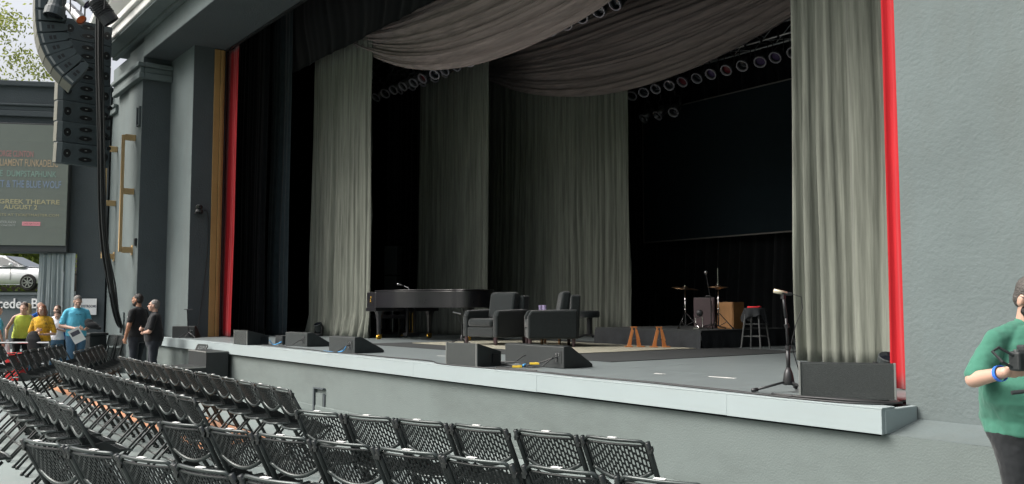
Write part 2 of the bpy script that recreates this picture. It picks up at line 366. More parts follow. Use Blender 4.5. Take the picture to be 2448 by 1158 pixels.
MB().b2(-.03, .01, -.03, .018, 0, .36).b2(.27, .31, -.0, .018, 0, .30).b2(-.03, .31, -.03, .018, .361, .38).build('frame', 'stucco_dark', gate)
MB().b2(.02, .26, -.005, .018, 0.0, .3).build('panel', 'base_wall', gate)

# ---- angled wing wall with the video screen
wing = thing('wing_wall', 'blue-grey angled wing wall with mouldings and a doorway below the video screen', 'wall', (-24.9, 5.55, 0), math.atan2(.891, .454))
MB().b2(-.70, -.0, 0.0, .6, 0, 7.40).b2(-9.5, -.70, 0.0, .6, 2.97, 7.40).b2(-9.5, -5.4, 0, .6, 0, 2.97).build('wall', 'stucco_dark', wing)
mm = MB()
for z0, z1, p in ((7.30, 7.44, .10), (6.78, 6.84, .10), (6.66, 6.778, .05), (6.50, 6.658, .08)): mm.b2(-9.5, .02, -p, -.002, z0, z1)
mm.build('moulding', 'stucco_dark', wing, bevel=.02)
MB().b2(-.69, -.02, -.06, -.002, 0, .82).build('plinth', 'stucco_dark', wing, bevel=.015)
wr = wing.rotation_euler[2]
def wl(x, y, z): return Vector((-24.9, 5.55, 0)) + Matrix.Rotation(wr, 3, 'Z') @ Vector((x, y, z))
scr = thing('video_screen', 'large grey outdoor video screen showing a faint concert announcement', 'screen', wl(-3.6, -.16, 2.98), wr)
MB().b2(-2.72, 2.70, -.06, .15, .0, 3.32).build('cabinet', 'led_frame', scr, bevel=.01)
# modules of the screen
for i in range(11):
    for k in range(7):
        MBk = shared.setdefault('ledmod', MB().box((0, 0, 0), (.4858, .04, .4448)).mesh('screen_module', 'led_face'))
        o = bpy.data.objects.new('screen_module', MBk); C.objects.link(o); o.parent = scr; o.location = (-2.43+i*.4865, -.075, .38+k*.4455)
def st(s, x, z, size, m, width, bold=0.0):
    return text(s, 'lettering', m, scr, Matrix.Translation((x, -.098, z)) @ Matrix.Rotation(PI/2, 4, 'X'), size, .002, width, bold)
st('GEORGE CLINTON', 1.20+.16, 2.50, .22, 'led_red', .95, .004)
st('PARLIAMENT FUNKADELIC', 1.62, 2.27, .26, 'led_orange', 1.62, .003)
st('FISHBONE  DUMPSTAPHUNK', 1.42, 1.99, .22, 'led_green', 1.95, .002)
st('MISS VELVET & THE BLUE WOLF', 1.42, 1.72, .26, 'led_blue', 2.2, .003)
st('THE GREEK THEATRE', 1.58, 1.27, .16, 'led_yellow', 1.85, .003)
st('AUGUST 2', 1.58, 1.13, .16, 'led_yellow', .80, .003)
st('GET TICKETS AT TICKETMASTER.COM', 1.55, .93, .09, 'led_yellow', 1.9)
st('NEDERLANDER', 1.28, .74, .09, 'led_white', .42); st('CONCERTS', 1.28, .66, .06, 'led_white', .38)
MB().b2(1.63, 2.06, -.100, -.097, .66, .76).build('logo_plate', 'led_pink', scr)
text('LIVE NATION', 'lettering', 'led_red', scr, Matrix.Translation((1.845, -.104, .71)) @ Matrix.Rotation(PI/2, 4, 'X'), .08, .001, .38)

# ---- drape maker
def fold(u, n, seed, amp):
    """rounded lobes of uneven width with sharp valleys between them"""
    w1 = u*n + .55*noise.noise(Vector((u*n*.45, seed*1.7, 0))) + .35*noise.noise(Vector((u*n*1.1, seed*2.3, 4)))
    w2 = u*n*2.3 + .8*noise.noise(Vector((u*n*.8, seed, 9)))
    h = .62 + .38*noise.noise(Vector((math.floor(w1)*3.7, seed, 2)))*1.6
    return -amp*(2.3*h*abs(math.sin(PI*w1))**.55 + .2*math.sin(2*PI*w2) + .9*noise.noise(Vector((u*n*.3, seed, 6))))
def drape(name, m, pa, pb, z0, z1, n, amp, seed, label=None, cat='curtain', parent=None, flare=0.0, res=None, hem=0.0, gather=0.0, group=None, topz=None, puddle=0.0):
    pa = Vector((*pa, 0)); pb = Vector((*pb, 0)); d = pb-pa; L = d.length; nn = Vector((-d.y, d.x, 0)).normalized(); ux = d.normalized()
    def fn(u, v):
        z = z1 + (z0-z1)*v
        wv = u + 0.012*math.sin(v*5+seed+u*9)*v
        k = 0.55+0.45*v
        off = fold(wv, n, seed, amp)*k + amp*0.9*noise.noise(Vector((u*n*.6+seed, v*2.0, seed)))*v
        xx = (u-.5)*L*(1+flare*v*v-gather*(1-v)) + L/2
        p = pa + ux*(xx + .3*amp*noise.noise(Vector((u*n*1.3, v*4, seed+3)))*v) + nn*off
        hz = hem*(fold(u*1.0, n*.4, seed+5, 1.0))*v**8
        if puddle and v > .93: p -= nn*puddle*(v-.93)/.07*abs(math.sin(u*n*2+seed))
        return (p.x, p.y, z+hz)
    b = MB(); b.grid(fn, res or int(max(40, n*12)), 44)
    o = b.build(name, m, None, smooth=True, solid=.006)
    base = (pa+pb)/2; base.z = z0
    for v in o.data.vertices: v.co -= base
    if parent: o.parent = parent; o.location = base-parent.location
    else:
        o.location = base; tag(o, label, cat, group)
    return o
dA = drape('red_curtain', 'red_drape', (-20.62, 7.12), (-19.64, 7.12), .91, 7.55, 3, .05, 3, 'bright red velvet curtain hanging beside the gold trim', 'curtain', flare=.02)
dB = drape('red_curtain', 'red_drape', (-4.04, 7.1), (-3.36, 7.1), .91, 7.55, 2.6, .045, 4, 'bright red curtain edge hanging against the plain wall by the front-fill speaker', 'curtain', flare=.04)
drape('grey_curtain', 'grey_drape', (-20.15, 9.2), (-17.1, 9.2), .905, 8.2, 12, .085, 11, 'grey gathered curtain leg between the black wings and the piano', flare=.03, puddle=.12)
drape('grey_curtain', 'grey_drape', (-19.6, 11.9), (-16.55, 11.9), .905, 8.0, 16, .07, 12, 'grey pleated curtain panel hanging directly behind the grand piano')
drape('grey_curtain', 'grey_drape', (-19.6, 13.7), (-13.75, 13.7), .905, 8.0, 24, .09, 13, 'wide dark grey curtain behind the two armchairs', flare=.015, res=360)
drape('grey_curtain', 'grey_drape', (-6.38, 9.2), (-4.9, 9.3), .96, 8.2, 4.2, .11, 15, 'broad olive grey curtain leg behind the front microphone stand', hem=.012, flare=-.0)
drape('black_wing_curtain', 'black_drape', (-21.5, 7.8), (-19.9, 7.9), .91, 9, 6, .08, 21, 'black wing curtain just behind the left red curtain')
drape('lit_wing_curtain', 'lit_fold_drape', (-20.9, 8.45), (-19.85, 8.5), .91, 9, 3, .10, 22, 'black wing curtain with the teal light on its folds painted in')
drape('black_border', 'black_drape', (-24, 8.6), (0, 8.6), 7.22, 10, 30, .03, 23, 'long black border curtain hanging across the top of the stage')
drape('black_backdrop', 'black_drape', (-20, 16.5), (-3, 16.5), .91, 11, 46, .09, 24, 'black pleated backdrop curtain behind the hanging screen', res=420)
drape('black_wing_curtain', 'black_drape', (-23.6, 13.2), (-20.1, 13.2), .91, 10, 10, .08, 25, 'black curtain deep in the left wing behind the equipment rack')
drape('black_wing_curtain', 'black_drape', (-4.9, 9.8), (2, 9.8), .91, 10, 14, .08, 26, 'black wing curtain behind the right red curtain')
drape('black_wing_curtain', 'black_drape', (-20.0, 14.6), (-19.0, 14.6), .91, 10, 5, .08, 27, 'narrow black curtain between the two grey panels at the back')

def swag(name, m, x0, x1, Y, ztop, zlow, seed, label, nf=11):
    L = x1-x0; xm = (x0+x1)/2
    def fn(u, v):
        t = 2*u-1; c = 1-t*t
        zend = ztop - .42*v                     # gathered ends
        sag = (ztop-.42-zlow)*v**1.15
        z = zend - sag*(c**0.92) + .12*(1-v)
        ph = nf*v + .45*noise.noise(Vector((u*1.6, v*2.5, seed))) + .5*noise.noise(Vector((u*.6, v*6, seed+4))); fo = (1.5*abs(math.sin(PI*ph))**.75-.6)*(1+.8*noise.noise(Vector((u*1.2, math.floor(ph)*2.1, seed)))) + .35*math.sin(2*PI*2.3*ph+3*u)
        env = (.15+.85*c**.5)*.085
        yy = Y - .45*c*math.sin(PI*min(1, v*1.05))*.6 - fo*env - .10*noise.noise(Vector((u*3, v*6, seed)))
        z += .035*fo*c
        z += .03*noise.noise(Vector((u*5, v*9, seed+9)))
        return (x0+u*L, yy, z)
    b = MB(); b.grid(fn, 130, 130)
    o = b.build(name, m, None, smooth=True, solid=.006)
    for v in o.data.vertices: v.co -= Vector((xm, Y, zlow))
    o.location = (xm, Y, zlow); return tag(o, label, 'swag curtain')
swag('swag_curtain', 'grey_swag', -18.2, -6.0, 9.2, 8.05, 5.95, 31, 'front taupe swag curtain draped across the top of the stage')
swag('swag_curtain', 'grey_swag', -18.9, -6.9, 13.25, 8.1, 6.2, 32, 'rear taupe swag curtain hanging above the dark hanging screen')

# ---- hanging screen at the back
ps = thing('projection_screen', 'large black blank projection screen hanging at the back of the stage', 'screen', (-12.75, 16.0, 3.18))
MB().b2(-2.83, 2.85, -.03, .02, 0, 3.22).build('screen_surface', 'screen_black', ps)
MB().b2(-2.86, 2.88, -.035, .02, 3.221, 3.25).b2(-2.86, 2.88, -.035, .02, -.03, -.001).b2(-2.86, -2.831, -.035, .02, 0, 3.22).b2(2.851, 2.88, -.035, .02, 0, 3.22).build('screen_border', 'screen_edge', ps)
MB().cyl((-2.5, 0, 3.25), (-2.5, 0, 8), .008, n=6).cyl((2.5, 0, 3.25), (2.5, 0, 8), .008, n=6).build('hanging_wires', 'dark_metal', ps)

# ---- lighting trusses with par cans
def truss(x0, x1, Y, z, label):
    t = thing('lighting_truss', label, 'truss', ((x0+x1)/2, Y, z)); h = (x1-x0)/2; s = .2
    for k, (dy, dz) in enumerate(((-s, s), (s, s), (-s, -s), (s, -s))): MB().cyl((-h, dy, dz), (h, dy, dz), .025, n=8).build('chord', 'metal', t, smooth=True)
    n = int((x1-x0)/.5); b = MB()
    for i in range(n):
        xa = -h+i*.5; xb = xa+.5; sg = 1 if i % 2 else -1
        for dy in (-s, s): b.cyl((xa, dy, -s*sg), (xb, dy, s*sg), .011, n=5)
        for dz in (-s, s): b.cyl((xa, -s*sg, dz), (xb, s*sg, dz), .011, n=5)
    b.build('lattice', 'metal', t); 
    MB().cyl((-h*.6, 0, .2), (-h*.6, 0, 3.5), .012, n=6).cyl((h*.6, 0, .2), (h*.6, 0, 3.5), .012, n=6).build('hanging_cable', 'dark_metal', t); return t
truss(-19.9, -5.5, 10.5, 7.3, 'metal lighting truss hidden behind the front swag curtain')
truss(-19.0, -5.5, 14.25, 6.92, 'metal lighting truss above the dark hanging screen')
def par(lens):
    t = thing('par_light', 'x', 'stage light')
    dr = Vector((.10, -.72, -.69)).normalized()         # beam direction
    a = Vector((0, 0, -.30)); Q = dr.to_track_quat('Z', 'Y').to_matrix().to_4x4(); T = Matrix.Translation(a) @ Q
    MB().lathe([(.05, -.26), (.085, -.24), (.085, -.14), (.105, -.10), (.105, .12), (.10, .12), (.10, .03)], n=16, T=T, caps=False).build('can', 'par_body', t, smooth=True)
    MB().lathe([(.098, .121), (.124, .121), (.124, .15), (.104, .15), (.098, .121)], n=12, T=T, caps=False).build('front_ring', 'par_ring', t)
    MB().lathe([(.0, .06), (.098, .06), (.098, .075), (.0, .085)], n=14, T=T).build('lens', lens, t)
    MB().tube([(-.13, 0, -.30), (-.13, 0, -.02), (.13, 0, -.02), (.13, 0, -.30)], .010, n=6).cyl((0, 0, -.02), (0, 0, .1), .018, n=6).build('yoke', 'dark_metal', t)
    return t
protos = {k: par(k) for k in ('lens_dark', 'lens_violet', 'lens_red')}
used = set()
def place_par(x, Y, z, rz, lens, label, group):
    p = protos[lens]
    if lens in used: p = copy_tree(p)
    used.add(lens); p.location = (x, Y, z); p.rotation_euler = (rng.uniform(-.05, .05), 0, rz); p['label'] = label; p['group'] = group
xs = [-13.95+i*.385 for i in range(12)]
for i, x in enumerate(xs):
    ln = 'lens_violet' if i in (6, 9, 10) else ('lens_red' if i in (4, 7) else 'lens_dark')
    place_par(x, 14.0, 6.66, rng.uniform(-.1, .25), ln, '%s can light from the left in the rear row above the hanging screen' % ORD[i].capitalize(), 'can lights on the rear truss')
xs = [-18.9+i*.44 for i in range(20)]
for i, x in enumerate(xs[:16]):
    place_par(x, 10.28, 7.03, rng.uniform(-.1, .25), 'lens_red' if i in (5, 11) else 'lens_dark', '%s can light from the left in the front row under the first swag' % ORD[i].capitalize(), 'can lights on the front truss')
for i, x in enumerate(xs[16:]):
    place_par(x, 10.28, 7.03, rng.uniform(-.1, .25), 'lens_dark', '%s can light from the right in the front row under the first swag' % ORD[3-i].capitalize(), 'can lights on the front truss')
for i in range(5):
    place_par(-18.7+i*.5, 10.85, 7.25, rng.uniform(-.6, .2), 'lens_dark', '%s can light from the left in the higher short row behind the front swag' % ORD[i].capitalize(), 'can lights on the upper bar')
for i in range(3):
    place_par(-14.1+i*.42, 14.6, 6.25, rng.uniform(-.6, .2), 'lens_dark', '%s can light from the left in the lower cluster beside the screen' % ORD[i].capitalize(), 'can lights low on the rear truss')

# ================================================================== FOLDING CHAIRS
def bow(u): return -.030*(1-(2*u-1)**2)               # the panels curve away from the sitter
TY0, TZ0, TY1 = -.27, .82, .20                          # tube: top (y,z) down to the front foot (y,0)
def ty(z): return TY0 + (TZ0-z)*(TY1-TY0)/TZ0
def slotted(name, m, surf, lo, hi, ncol, pitch, web=.32, th=.005):
    """a panel with staggered long slots: webs run the whole way, bridges close the slots; surf(u, s) maps to 3-D"""
    b = MB()
    for c in range(ncol+1):                             # webs
        u0 = (c-web/2)/ncol; u1 = (c+web/2)/ncol; u0 = max(0, u0); u1 = min(1, u1); um = (u0+u1)/2
        a, z = lo(um), hi(um); n = 8; k = len(b.v)
        for i in range(n+1):
            s = a+(z-a)*i/n; b.v += [tuple(surf(u0, s)), tuple(surf(u1, s))]
        b.f += [(k+2*i, k+2*i+1, k+2*i+3, k+2*i+2) for i in range(n)]
    for c in range(ncol):                               # bridges with pointed slot ends
        u0 = (c+web/2)/ncol; u1 = (c+1-web/2)/ncol; um = (u0+u1)/2; a, z = lo(um), hi(um)
        s = a + (pitch*.5 if c % 2 else 0)
        first = True
        while s < z+pitch*.4:
            c0 = min(max(s, a), z); w1 = pitch*.17; w2 = pitch*.09; k = len(b.v)
            q = [surf(u0, max(a, c0-w1)), surf(um, max(a, c0-w2)), surf(u1, max(a, c0-w1)), surf(u1, min(z, c0+w1)), surf(um, min(z, c0+w2)), surf(u0, min(z, c0+w1))]
            b.v += [tuple(p) for p in q]; b.f += [(k, k+1, k+4, k+5), (k+1, k+2, k+3, k+4)]
            s += pitch
    return b
HW = .196
def bsurf(u, z): return Vector((-HW+2*HW*u, ty(z)+.004+bow(u), z))
blo = lambda u: .645 - .065*(1-(2*u-1)**2)
bhi = lambda u: .795
back_b = slotted('back', 'chair_plastic', bsurf, blo, bhi, 18, .047, .36)
def ssurf(u, s):                                        # seat: s runs from the rear edge to the front edge
    t = (s+.21)/.43
    return Vector((-HW+2*HW*u, s, .452 + .012*t - .014*(1-(2*u-1)**2)*(1-.3*t) - .02*max(0, t-.85)/.15 + .010*max(0, .15-t)/.15))
slo = lambda u: -.205 + .045*(2*u-1)**4
shi = lambda u: .215 - .05*(2*u-1)**4
seat_b = slotted('seat', 'chair_plastic', ssurf, slo, shi, 18, .048)
def loop_tube(fn, lo, hi, r, n=14):
    pts = [fn(i/n, hi(i/n)) for i in range(n+1)] + [fn(1-i/n, lo(1-i/n)) for i in range(n+1)]
    pts.append(pts[0]); return MB().tube(pts, r, n=6)
mesh_back = back_b.mesh('backrest', 'chair_plastic'); mesh_seat = seat_b.mesh('seat', 'chair_plastic')
mesh_brim = loop_tube(bsurf, blo, bhi, .0075).mesh('backrest_rim', 'chair_metal', True)
mesh_bot = MB().tube([bsurf(i/14, blo(i/14)-.008)+Vector((0, -.004, 0)) for i in range(15)], .0145, n=7).mesh('lower_band', 'chair_edge', True)
mesh_top = MB().tube([Vector((-.205, TY0+.012, .80))]+[Vector((-.205+.41*i/14, TY0+.006+bow(i/14), .823)) for i in range(1, 14)]+[Vector((.205, TY0+.012, .80))], .0105, n=7).mesh('top_rail', 'chair_edge', True)
mesh_srim = loop_tube(ssurf, slo, shi, .012).mesh('seat_rim', 'chair_edge', True)
mesh_tube = MB().tube([(0, TY0, TZ0), (0, ty(.5), .5), (0, ty(.25), .25), (0, TY1, .012)], .0165, n=8, flat=.72).cyl((0, TY1, .0), (0, TY1-.006, .03), .02, n=8).mesh('front_leg', 'chair_metal', True)
mesh_rear = MB().tube([(0, .15, .435), (0, .06, .36), (0, -.10, .19), (0, -.255, .012)], .0145, n=8, flat=.72).cyl((0, -.262, 0), (0, -.25, .03), .018, n=8).mesh('rear_leg', 'chair_metal', True)
mesh_str = MB().cyl((-.21, 0, 0), (.21, 0, 0), .009, n=8).mesh('stretcher', 'chair_metal', True)
hpl = MB(); hpl.prism([(-.10, .40), (.03, .40), (.12, .455), (-.02, .54), (-.08, .53)], -.004, .004, Matrix(((0, 0, 1, 0), (1, 0, 0, 0), (0, 1, 0, 0), (0, 0, 0, 1))))
for yy, zz in ((-.05, .50), (.02, .43), (-.06, .42)): hpl.cyl((-.014, yy, zz), (.014, yy, zz), .012, n=8)
mesh_hinge = hpl.mesh('hinge_plate', 'chair_plastic')
mesh_clip = MB().box((0, 0, 0), (.024, .026, .042)).cyl((-.016, 0, .0), (.016, 0, 0), .013, n=8).mesh('coupling_clip', 'chair_plastic')
mesh_tag = MB().box((0, 0, 0), (.055, .024, .004)).mesh('number_tag', 'sticker')
for me in (mesh_back, mesh_seat): pass
CHG = 'black slotted folding chairs set out in rows'
def chair(x, y, rz, label, tagged=True, num=None, group=CHG, tilt=None):
    t = thing('folding_chair', label, 'chair', (x, y, 0), rz, group)
    def add(me, name, loc=(0, 0, 0), solid=0):
        o = bpy.data.objects.new(name, me); C.objects.link(o); o.parent = t; o.location = loc
        if solid: d = o.modifiers.new('solid', 'SOLIDIFY'); d.thickness = solid; d.offset = 0
        return o
    bk_ = add(mesh_back, 'backrest', solid=.006); add(mesh_brim, 'backrest_rim'); add(mesh_bot, 'lower_band'); add(mesh_top, 'top_rail')
    add(mesh_seat, 'seat', solid=.006); add(mesh_srim, 'seat_rim')
    for s in (-1, 1):
        add(mesh_tube, 'front_leg', (s*.218, 0, 0)); add(mesh_rear, 'rear_leg', (s*.196, 0, 0)); add(mesh_hinge, 'hinge_plate', (s*.207, 0, 0)); add(mesh_clip, 'coupling_clip', (s*.224, TY0+.025, .775))
    add(mesh_str, 'stretcher', (0, -.14, .145)); add(mesh_str, 'stretcher', (0, ty(.2), .2))
    if tagged: add(mesh_tag, 'number_tag', (rng.uniform(-.02, .06), TY0-.020, .8345))
    if num:
        text(num, 'number', 'sticker', t, Matrix.Translation((.05, ty(.575)-.052, .574)) @ Matrix.Rotation(R(105), 4, 'X'), .03, .0008)
    return t
def row(n, x, y, ang, step, name, frm, tagged=True, back=True, reverse=False, nums={}, skip=()):
    """(x, y) = left top corner of the first backrest, row runs along ang, chairs face ang+90"""
    a = R(ang); c, s = math.cos(a), math.sin(a)
    for i in range(n):
        px = x+c*step*i; py = y+s*step*i
        ox = px - (c*(-.215)-s*TY0); oy = py - (s*(-.215)+c*TY0)
        k = n-1-i if reverse else i
        if i in skip: continue
        chair(ox+rng.uniform(-.008, .008), oy+rng.uniform(-.012, .012), a+R(rng.uniform(-2.6, 2.6)), '%s folding chair from the %s in %s' % (ORD[k].capitalize(), frm, name), tagged, nums.get(i))
row(14, -14.55, 3.47, -1.0, .485, 'the front row of the centre block', 'right', reverse=True)
row(14, -14.45, 2.53, -1.0, .492, 'the second row of the centre block', 'right', reverse=True)
row(11, -13.00, 1.47, -.2, .505, 'the third row of the centre block', 'right', reverse=True)
row(6, -6.306, 2.77, 19.6, .487, 'the near row closest to the stage', 'left', nums={1: '127'})
row(8, -6.228, 1.753, 19.2, .487, 'the middle row of the near block', 'left')
row(6, -5.905, .90, 18.6, .487, 'the row cut by the bottom edge', 'left', nums={1: '740'})
chair(-7.86, .89, R(-1), 'Black folding chair cut by the left edge with only its seat front showing')
row(6, -18.95, 4.22, -21.5, .49, 'the front row of the far left block', 'right', reverse=True, tagged=False)
row(8, -19.70, 3.60, -21.5, .49, 'the second row of the far left block', 'right', reverse=True, tagged=False)
row(8, -19.55, 2.55, -21.5, .49, 'the third row of the far left block', 'right', reverse=True, tagged=False)

# ================================================================== ON THE STAGE
Z0 = .9
XZ = Matrix(((0, 0, 1, 0), (1, 0, 0, 0), (0, 1, 0, 0), (0, 0, 0, 1)))      # prism polygon (y, z) extruded along x
def slab(name, m, x0, x1, y0, y1, z0, z1, label, cat):
    o = MB().b2(x0-(x0+x1)/2, x1-(x0+x1)/2, y0-(y0+y1)/2, y1-(y0+y1)/2, 0, z1-z0).build(name, m, bevel=.004); o.location = ((x0+x1)/2, (y0+y1)/2, z0); return tag(o, label, cat)
slab('floor_mat', 'mat_black', -14.6, -8.05, 7.65, 11.75, Z0+.0015, Z0+.008, 'large black floor mat lying under the tan rug', 'mat')
slab('rug', 'rug_tan', -14.2, -9.65, 8.47, 11.05, Z0+.0085, Z0+.018, 'tan woven rug under the two armchairs', 'rug')
ris = thing('drum_riser', 'low drum riser skirted in black cloth at the back right', 'riser', (-10.9, 12.35, Z0))
MB().b2(-1.25, 1.27, -1.2, 1.2, .265, .30).build('platform', 'mat_black', ris, bevel=.006)
for (x0, y0, x1, y1, s) in ((-1.25, -1.205, 1.27, -1.205, 1), (1.275, -1.2, 1.275, 1.2, 2), (-1.255, 1.2, -1.255, -1.2, 3)):
    d = Vector((x1-x0, y1-y0, 0)); nn = Vector((d.y, -d.x, 0)).normalized()
    b = MB(); b.grid(lambda u, v: Vector((x0, y0, .268*(1-v)+.002)) + d*u + nn*(.004+.012*v*(1+math.sin(u*31+s)+.6*math.sin(u*67+2*s))), 60, 6)
    b.build('skirt', 'riser_cloth', ris, smooth=True)

# grand piano: keyboard towards the wings, tail towards the middle of the stage
pn = thing('grand_piano', 'black closed grand piano with gold casters in front of the grey curtains', 'piano', (-16.78, 8.87, Z0))
ol = [(.42, 0), (1.0, .005), (1.35, .05), (1.65, .20), (1.95, .45), (2.25, .62), (2.5, .66), (2.65, .74), (2.72, .95), (2.70, 1.2), (2.6, 1.42), (2.4, 1.52), (2.1, 1.55), (.42, 1.55)]
def prismz(poly, z0, z1): return MB().prism(poly, z0, z1)
ol2 = []
for i in range(len(ol)-1):
    p0, p1, p2, p3 = (Vector(ol[max(0, min(len(ol)-1, i+d_))]) for d_ in (-1, 0, 1, 2))
    for q in range(5): u_ = q/5; ol2.append(tuple(.5*((2*p1)+(p2-p0)*u_+(2*p0-5*p1+4*p2-p3)*u_*u_+(3*p1-p0-3*p2+p3)*u_**3)))
ol = ol2 + [ol[-1]]
prismz(ol, .66, .985).build('rim', 'piano_black', pn, bevel=.008)
prismz([(x*1.006+.0 if x > .5 else x-.02, (y-.78)*1.016+.78) for x, y in ol], .992, 1.015).build('lid', 'piano_black', pn, bevel=.006)
for y0 in (.002, 1.475): MB().b2(.03, .419, y0, y0+.073, .661, .98).build('cheek', 'piano_black', pn, bevel=.02)
MB().b2(0, .419, .0, 1.55, .58, .66).build('keybed', 'piano_black', pn, bevel=.01)
MB().b2(.05, .20, .09, 1.46, .70, .725).build('white_keys', 'ivory', pn)
MB().b2(.22, .40, .08, 1.47, .72, .99).build('fallboard', 'piano_black', pn, bevel=.01)
for (lx, ly) in ((.3, .16), (.3, 1.39), (2.3, 1.05)):
    lgp = MB().lathe([(.02, .08), (.035, .10), (.05, .14), (.055, .3), (.075, .5), (.11, .58), (.11, .66)], (lx, ly, 0), 8).build('leg', 'piano_black', pn)
    MB().cyl((lx-.03, ly, .045), (lx+.03, ly, .045), .045, n=12).box((lx, ly, .085), (.10, .06, .03)).ell((lx, ly-.04, .045), (.035, .03, .045)).build('caster', 'piano_gold', lgp, smooth=False)
ly_ = MB().b2(.5, .56, .68, .72, .12, .66).b2(.5, .56, .86, .90, .12, .66).b2(.45, .62, .64, .94, .06, .13).build('pedal_lyre', 'piano_black', pn, bevel=.005)
rods = MB()
for yy in (.72, .79, .86): rods.cyl((.47, yy, .10), (.47, yy, .55), .006, n=6); rods.box((.36, yy, .07), (.2, .025, .012))
rods.build('pedal', 'piano_gold', ly_)
em = MB()
for a in range(9): t = a/8*2*PI; em.ell((.21+.016*math.sin(t*1.0), -.002, .83+.045*math.cos(t*.5)*1.0), (.012, .005, .013), 6, 5)
em.box((.21, -.001, .76), (.13, .003, .010)); em.build('gold_emblem', 'piano_gold', pn)
pb = thing('piano_bench', 'black piano bench tucked under the keyboard of the grand piano', 'bench', (-17.18, 9.64, Z0))
MB().b2(-.2, .2, -.4, .4, .42, .5).build('seat', 'piano_black', pb, bevel=.02)
for sx in (-1, 1):
    for sy in (-1, 1): MB().cyl((sx*.17, sy*.36, 0), (sx*.17, sy*.36, .42), .022, .03, 8).build('leg', 'piano_black', pb)
def mic_head(parent, a, b, m='metal', r=.024):
    a = Vector(a); b = Vector(b); d = (b-a).normalized()
    MB().cyl(a, b, .012, .02, 10).build('handle', 'dark_metal', parent, smooth=True)
    MB().ell(b+d*.012, (r, r, r)).build('mic_grille', m, parent, smooth=True)
pm = thing('microphone', 'small silver microphone on a gooseneck over the piano lid', 'microphone', (-15.9, 9.4, Z0+1.016))
MB().lathe([(.06, 0), (.06, .012), (.01, .02)], n=14).build('base', 'dark_metal', pm); MB().tube([(0, 0, .02), (-.02, -.01, .05), (-.1, -.06, .09)], .006, n=6).build('gooseneck', 'metal', pm)
mic_head(pm, (-.1, -.06, .09), (-.2, -.13, .125), 'metal', .03)

# armchairs, local +y = the way the sitter faces
def armchair(x, y, rz, label):
    t = thing('armchair', label, 'armchair', (x, y, Z0+.018), rz, 'armchairs on the rug'); t.scale = (1.07, 1.07, 1.0)
    MB().box((0, .02, .22), (.58, .70, .17)).build('seat_base', 'armchair_fabric', t, bevel=.02)
    MB().box((0, .06, .38), (.56, .66, .15)).build('seat_cushion', 'armchair_fabric', t, bevel=.055)
    for s in (-1, 1):
        b = MB(); b.prism([(-.40, .13), (.38, .13), (.38, .50), (.33, .60), (-.40, .62)], s*.28+(0 if s > 0 else -.115), s*.28+(.115 if s > 0 else 0), XZ)
        b.build('arm', 'armchair_fabric', t, bevel=.035)
    b = MB(); b.prism([(-.42, .13), (-.25, .13), (-.30, .86), (-.45, .86)], -.37, .37, XZ); b.build('back_frame', 'armchair_fabric', t, bevel=.03)
    b = MB(); b.prism([(-.26, .44), (-.10, .46), (-.17, .90), (-.24, .93), (-.31, .90)], -.28, .28, XZ); b.build('back_cushion', 'armchair_fabric', t, bevel=.06)
    for sx in (-1, 1):
        for sy in (-1, 1): MB().cyl((sx*.33, sy*.34, 0), (sx*.33, sy*.34, .135), .022, .032, 8).build('foot', 'wood_dark', t)
    return t
armchair(-12.78, 9.33, R(191), 'dark grey armchair facing the audience beside the grand piano')
armchair(-11.64, 9.64, R(146), 'dark grey armchair turned sideways with its black draped flank to the audience')
tb = thing('side_table', 'small wooden side table with pale top between the armchairs', 'table', (-12.25, 10.0, Z0+.018))
MB().b2(-.23, .23, -.23, .23, .53, .56).build('table_top', 'table_top', tb, bevel=.006)
MB().b2(-.21, .21, -.21, .21, .46, .529).build('apron', 'wood_table', tb)
for sx in (-1, 1):
    for sy in (-1, 1): MB().b2(sx*.2-.018, sx*.2+.018, sy*.2-.018, sy*.2+.018, 0, .459).build('leg', 'wood_table', tb)
for i, (dx, dy, lb) in enumerate(((-.10, .02, 'violet tumbler on the side table nearer the left armchair'), (.04, -.01, 'violet tumbler on the side table nearer the right armchair'))):
    k = MB().lathe([(.034, 0), (.042, .13), (.038, .13), (.031, .01)], n=16, caps=True).build('tumbler', 'mug_violet', smooth=False); k.location = (-12.25+dx, 10.0+dy, Z0+.579); tag(k, lb, 'tumbler', 'tumblers on the side table')
k = MB().box((0, 0, .004), (.14, .2, .008), rz=.3).box((.01, 0, .0105), (.14, .19, .004), rz=.1).build('paper_stack', 'paper'); k.location = (-12.12, 9.98, Z0+.579); tag(k, 'white papers lying on the side table', 'paper')
ps_ = thing('round_stool', 'black padded round stool behind the right armchair', 'stool', (-14.35, 13.0, Z0))
MB().lathe([(.0, .44), (.2, .44), (.22, .47), (.22, .56), (.19, .59), (0, .595)], n=22).build('seat', 'armchair_fabric', ps_, smooth=True)
MB().cyl((0, 0, .06), (0, 0, .44), .05, .06, 12).build('column', 'dark_metal', ps_)
fb = MB()
for a in range(3): t = a*2.09; fb.tube([(0, 0, .08), (.12*math.cos(t), .12*math.sin(t), .06), (.24*math.cos(t), .24*math.sin(t), .015)], .02, n=6)
fb.build('base', 'dark_metal', ps_)

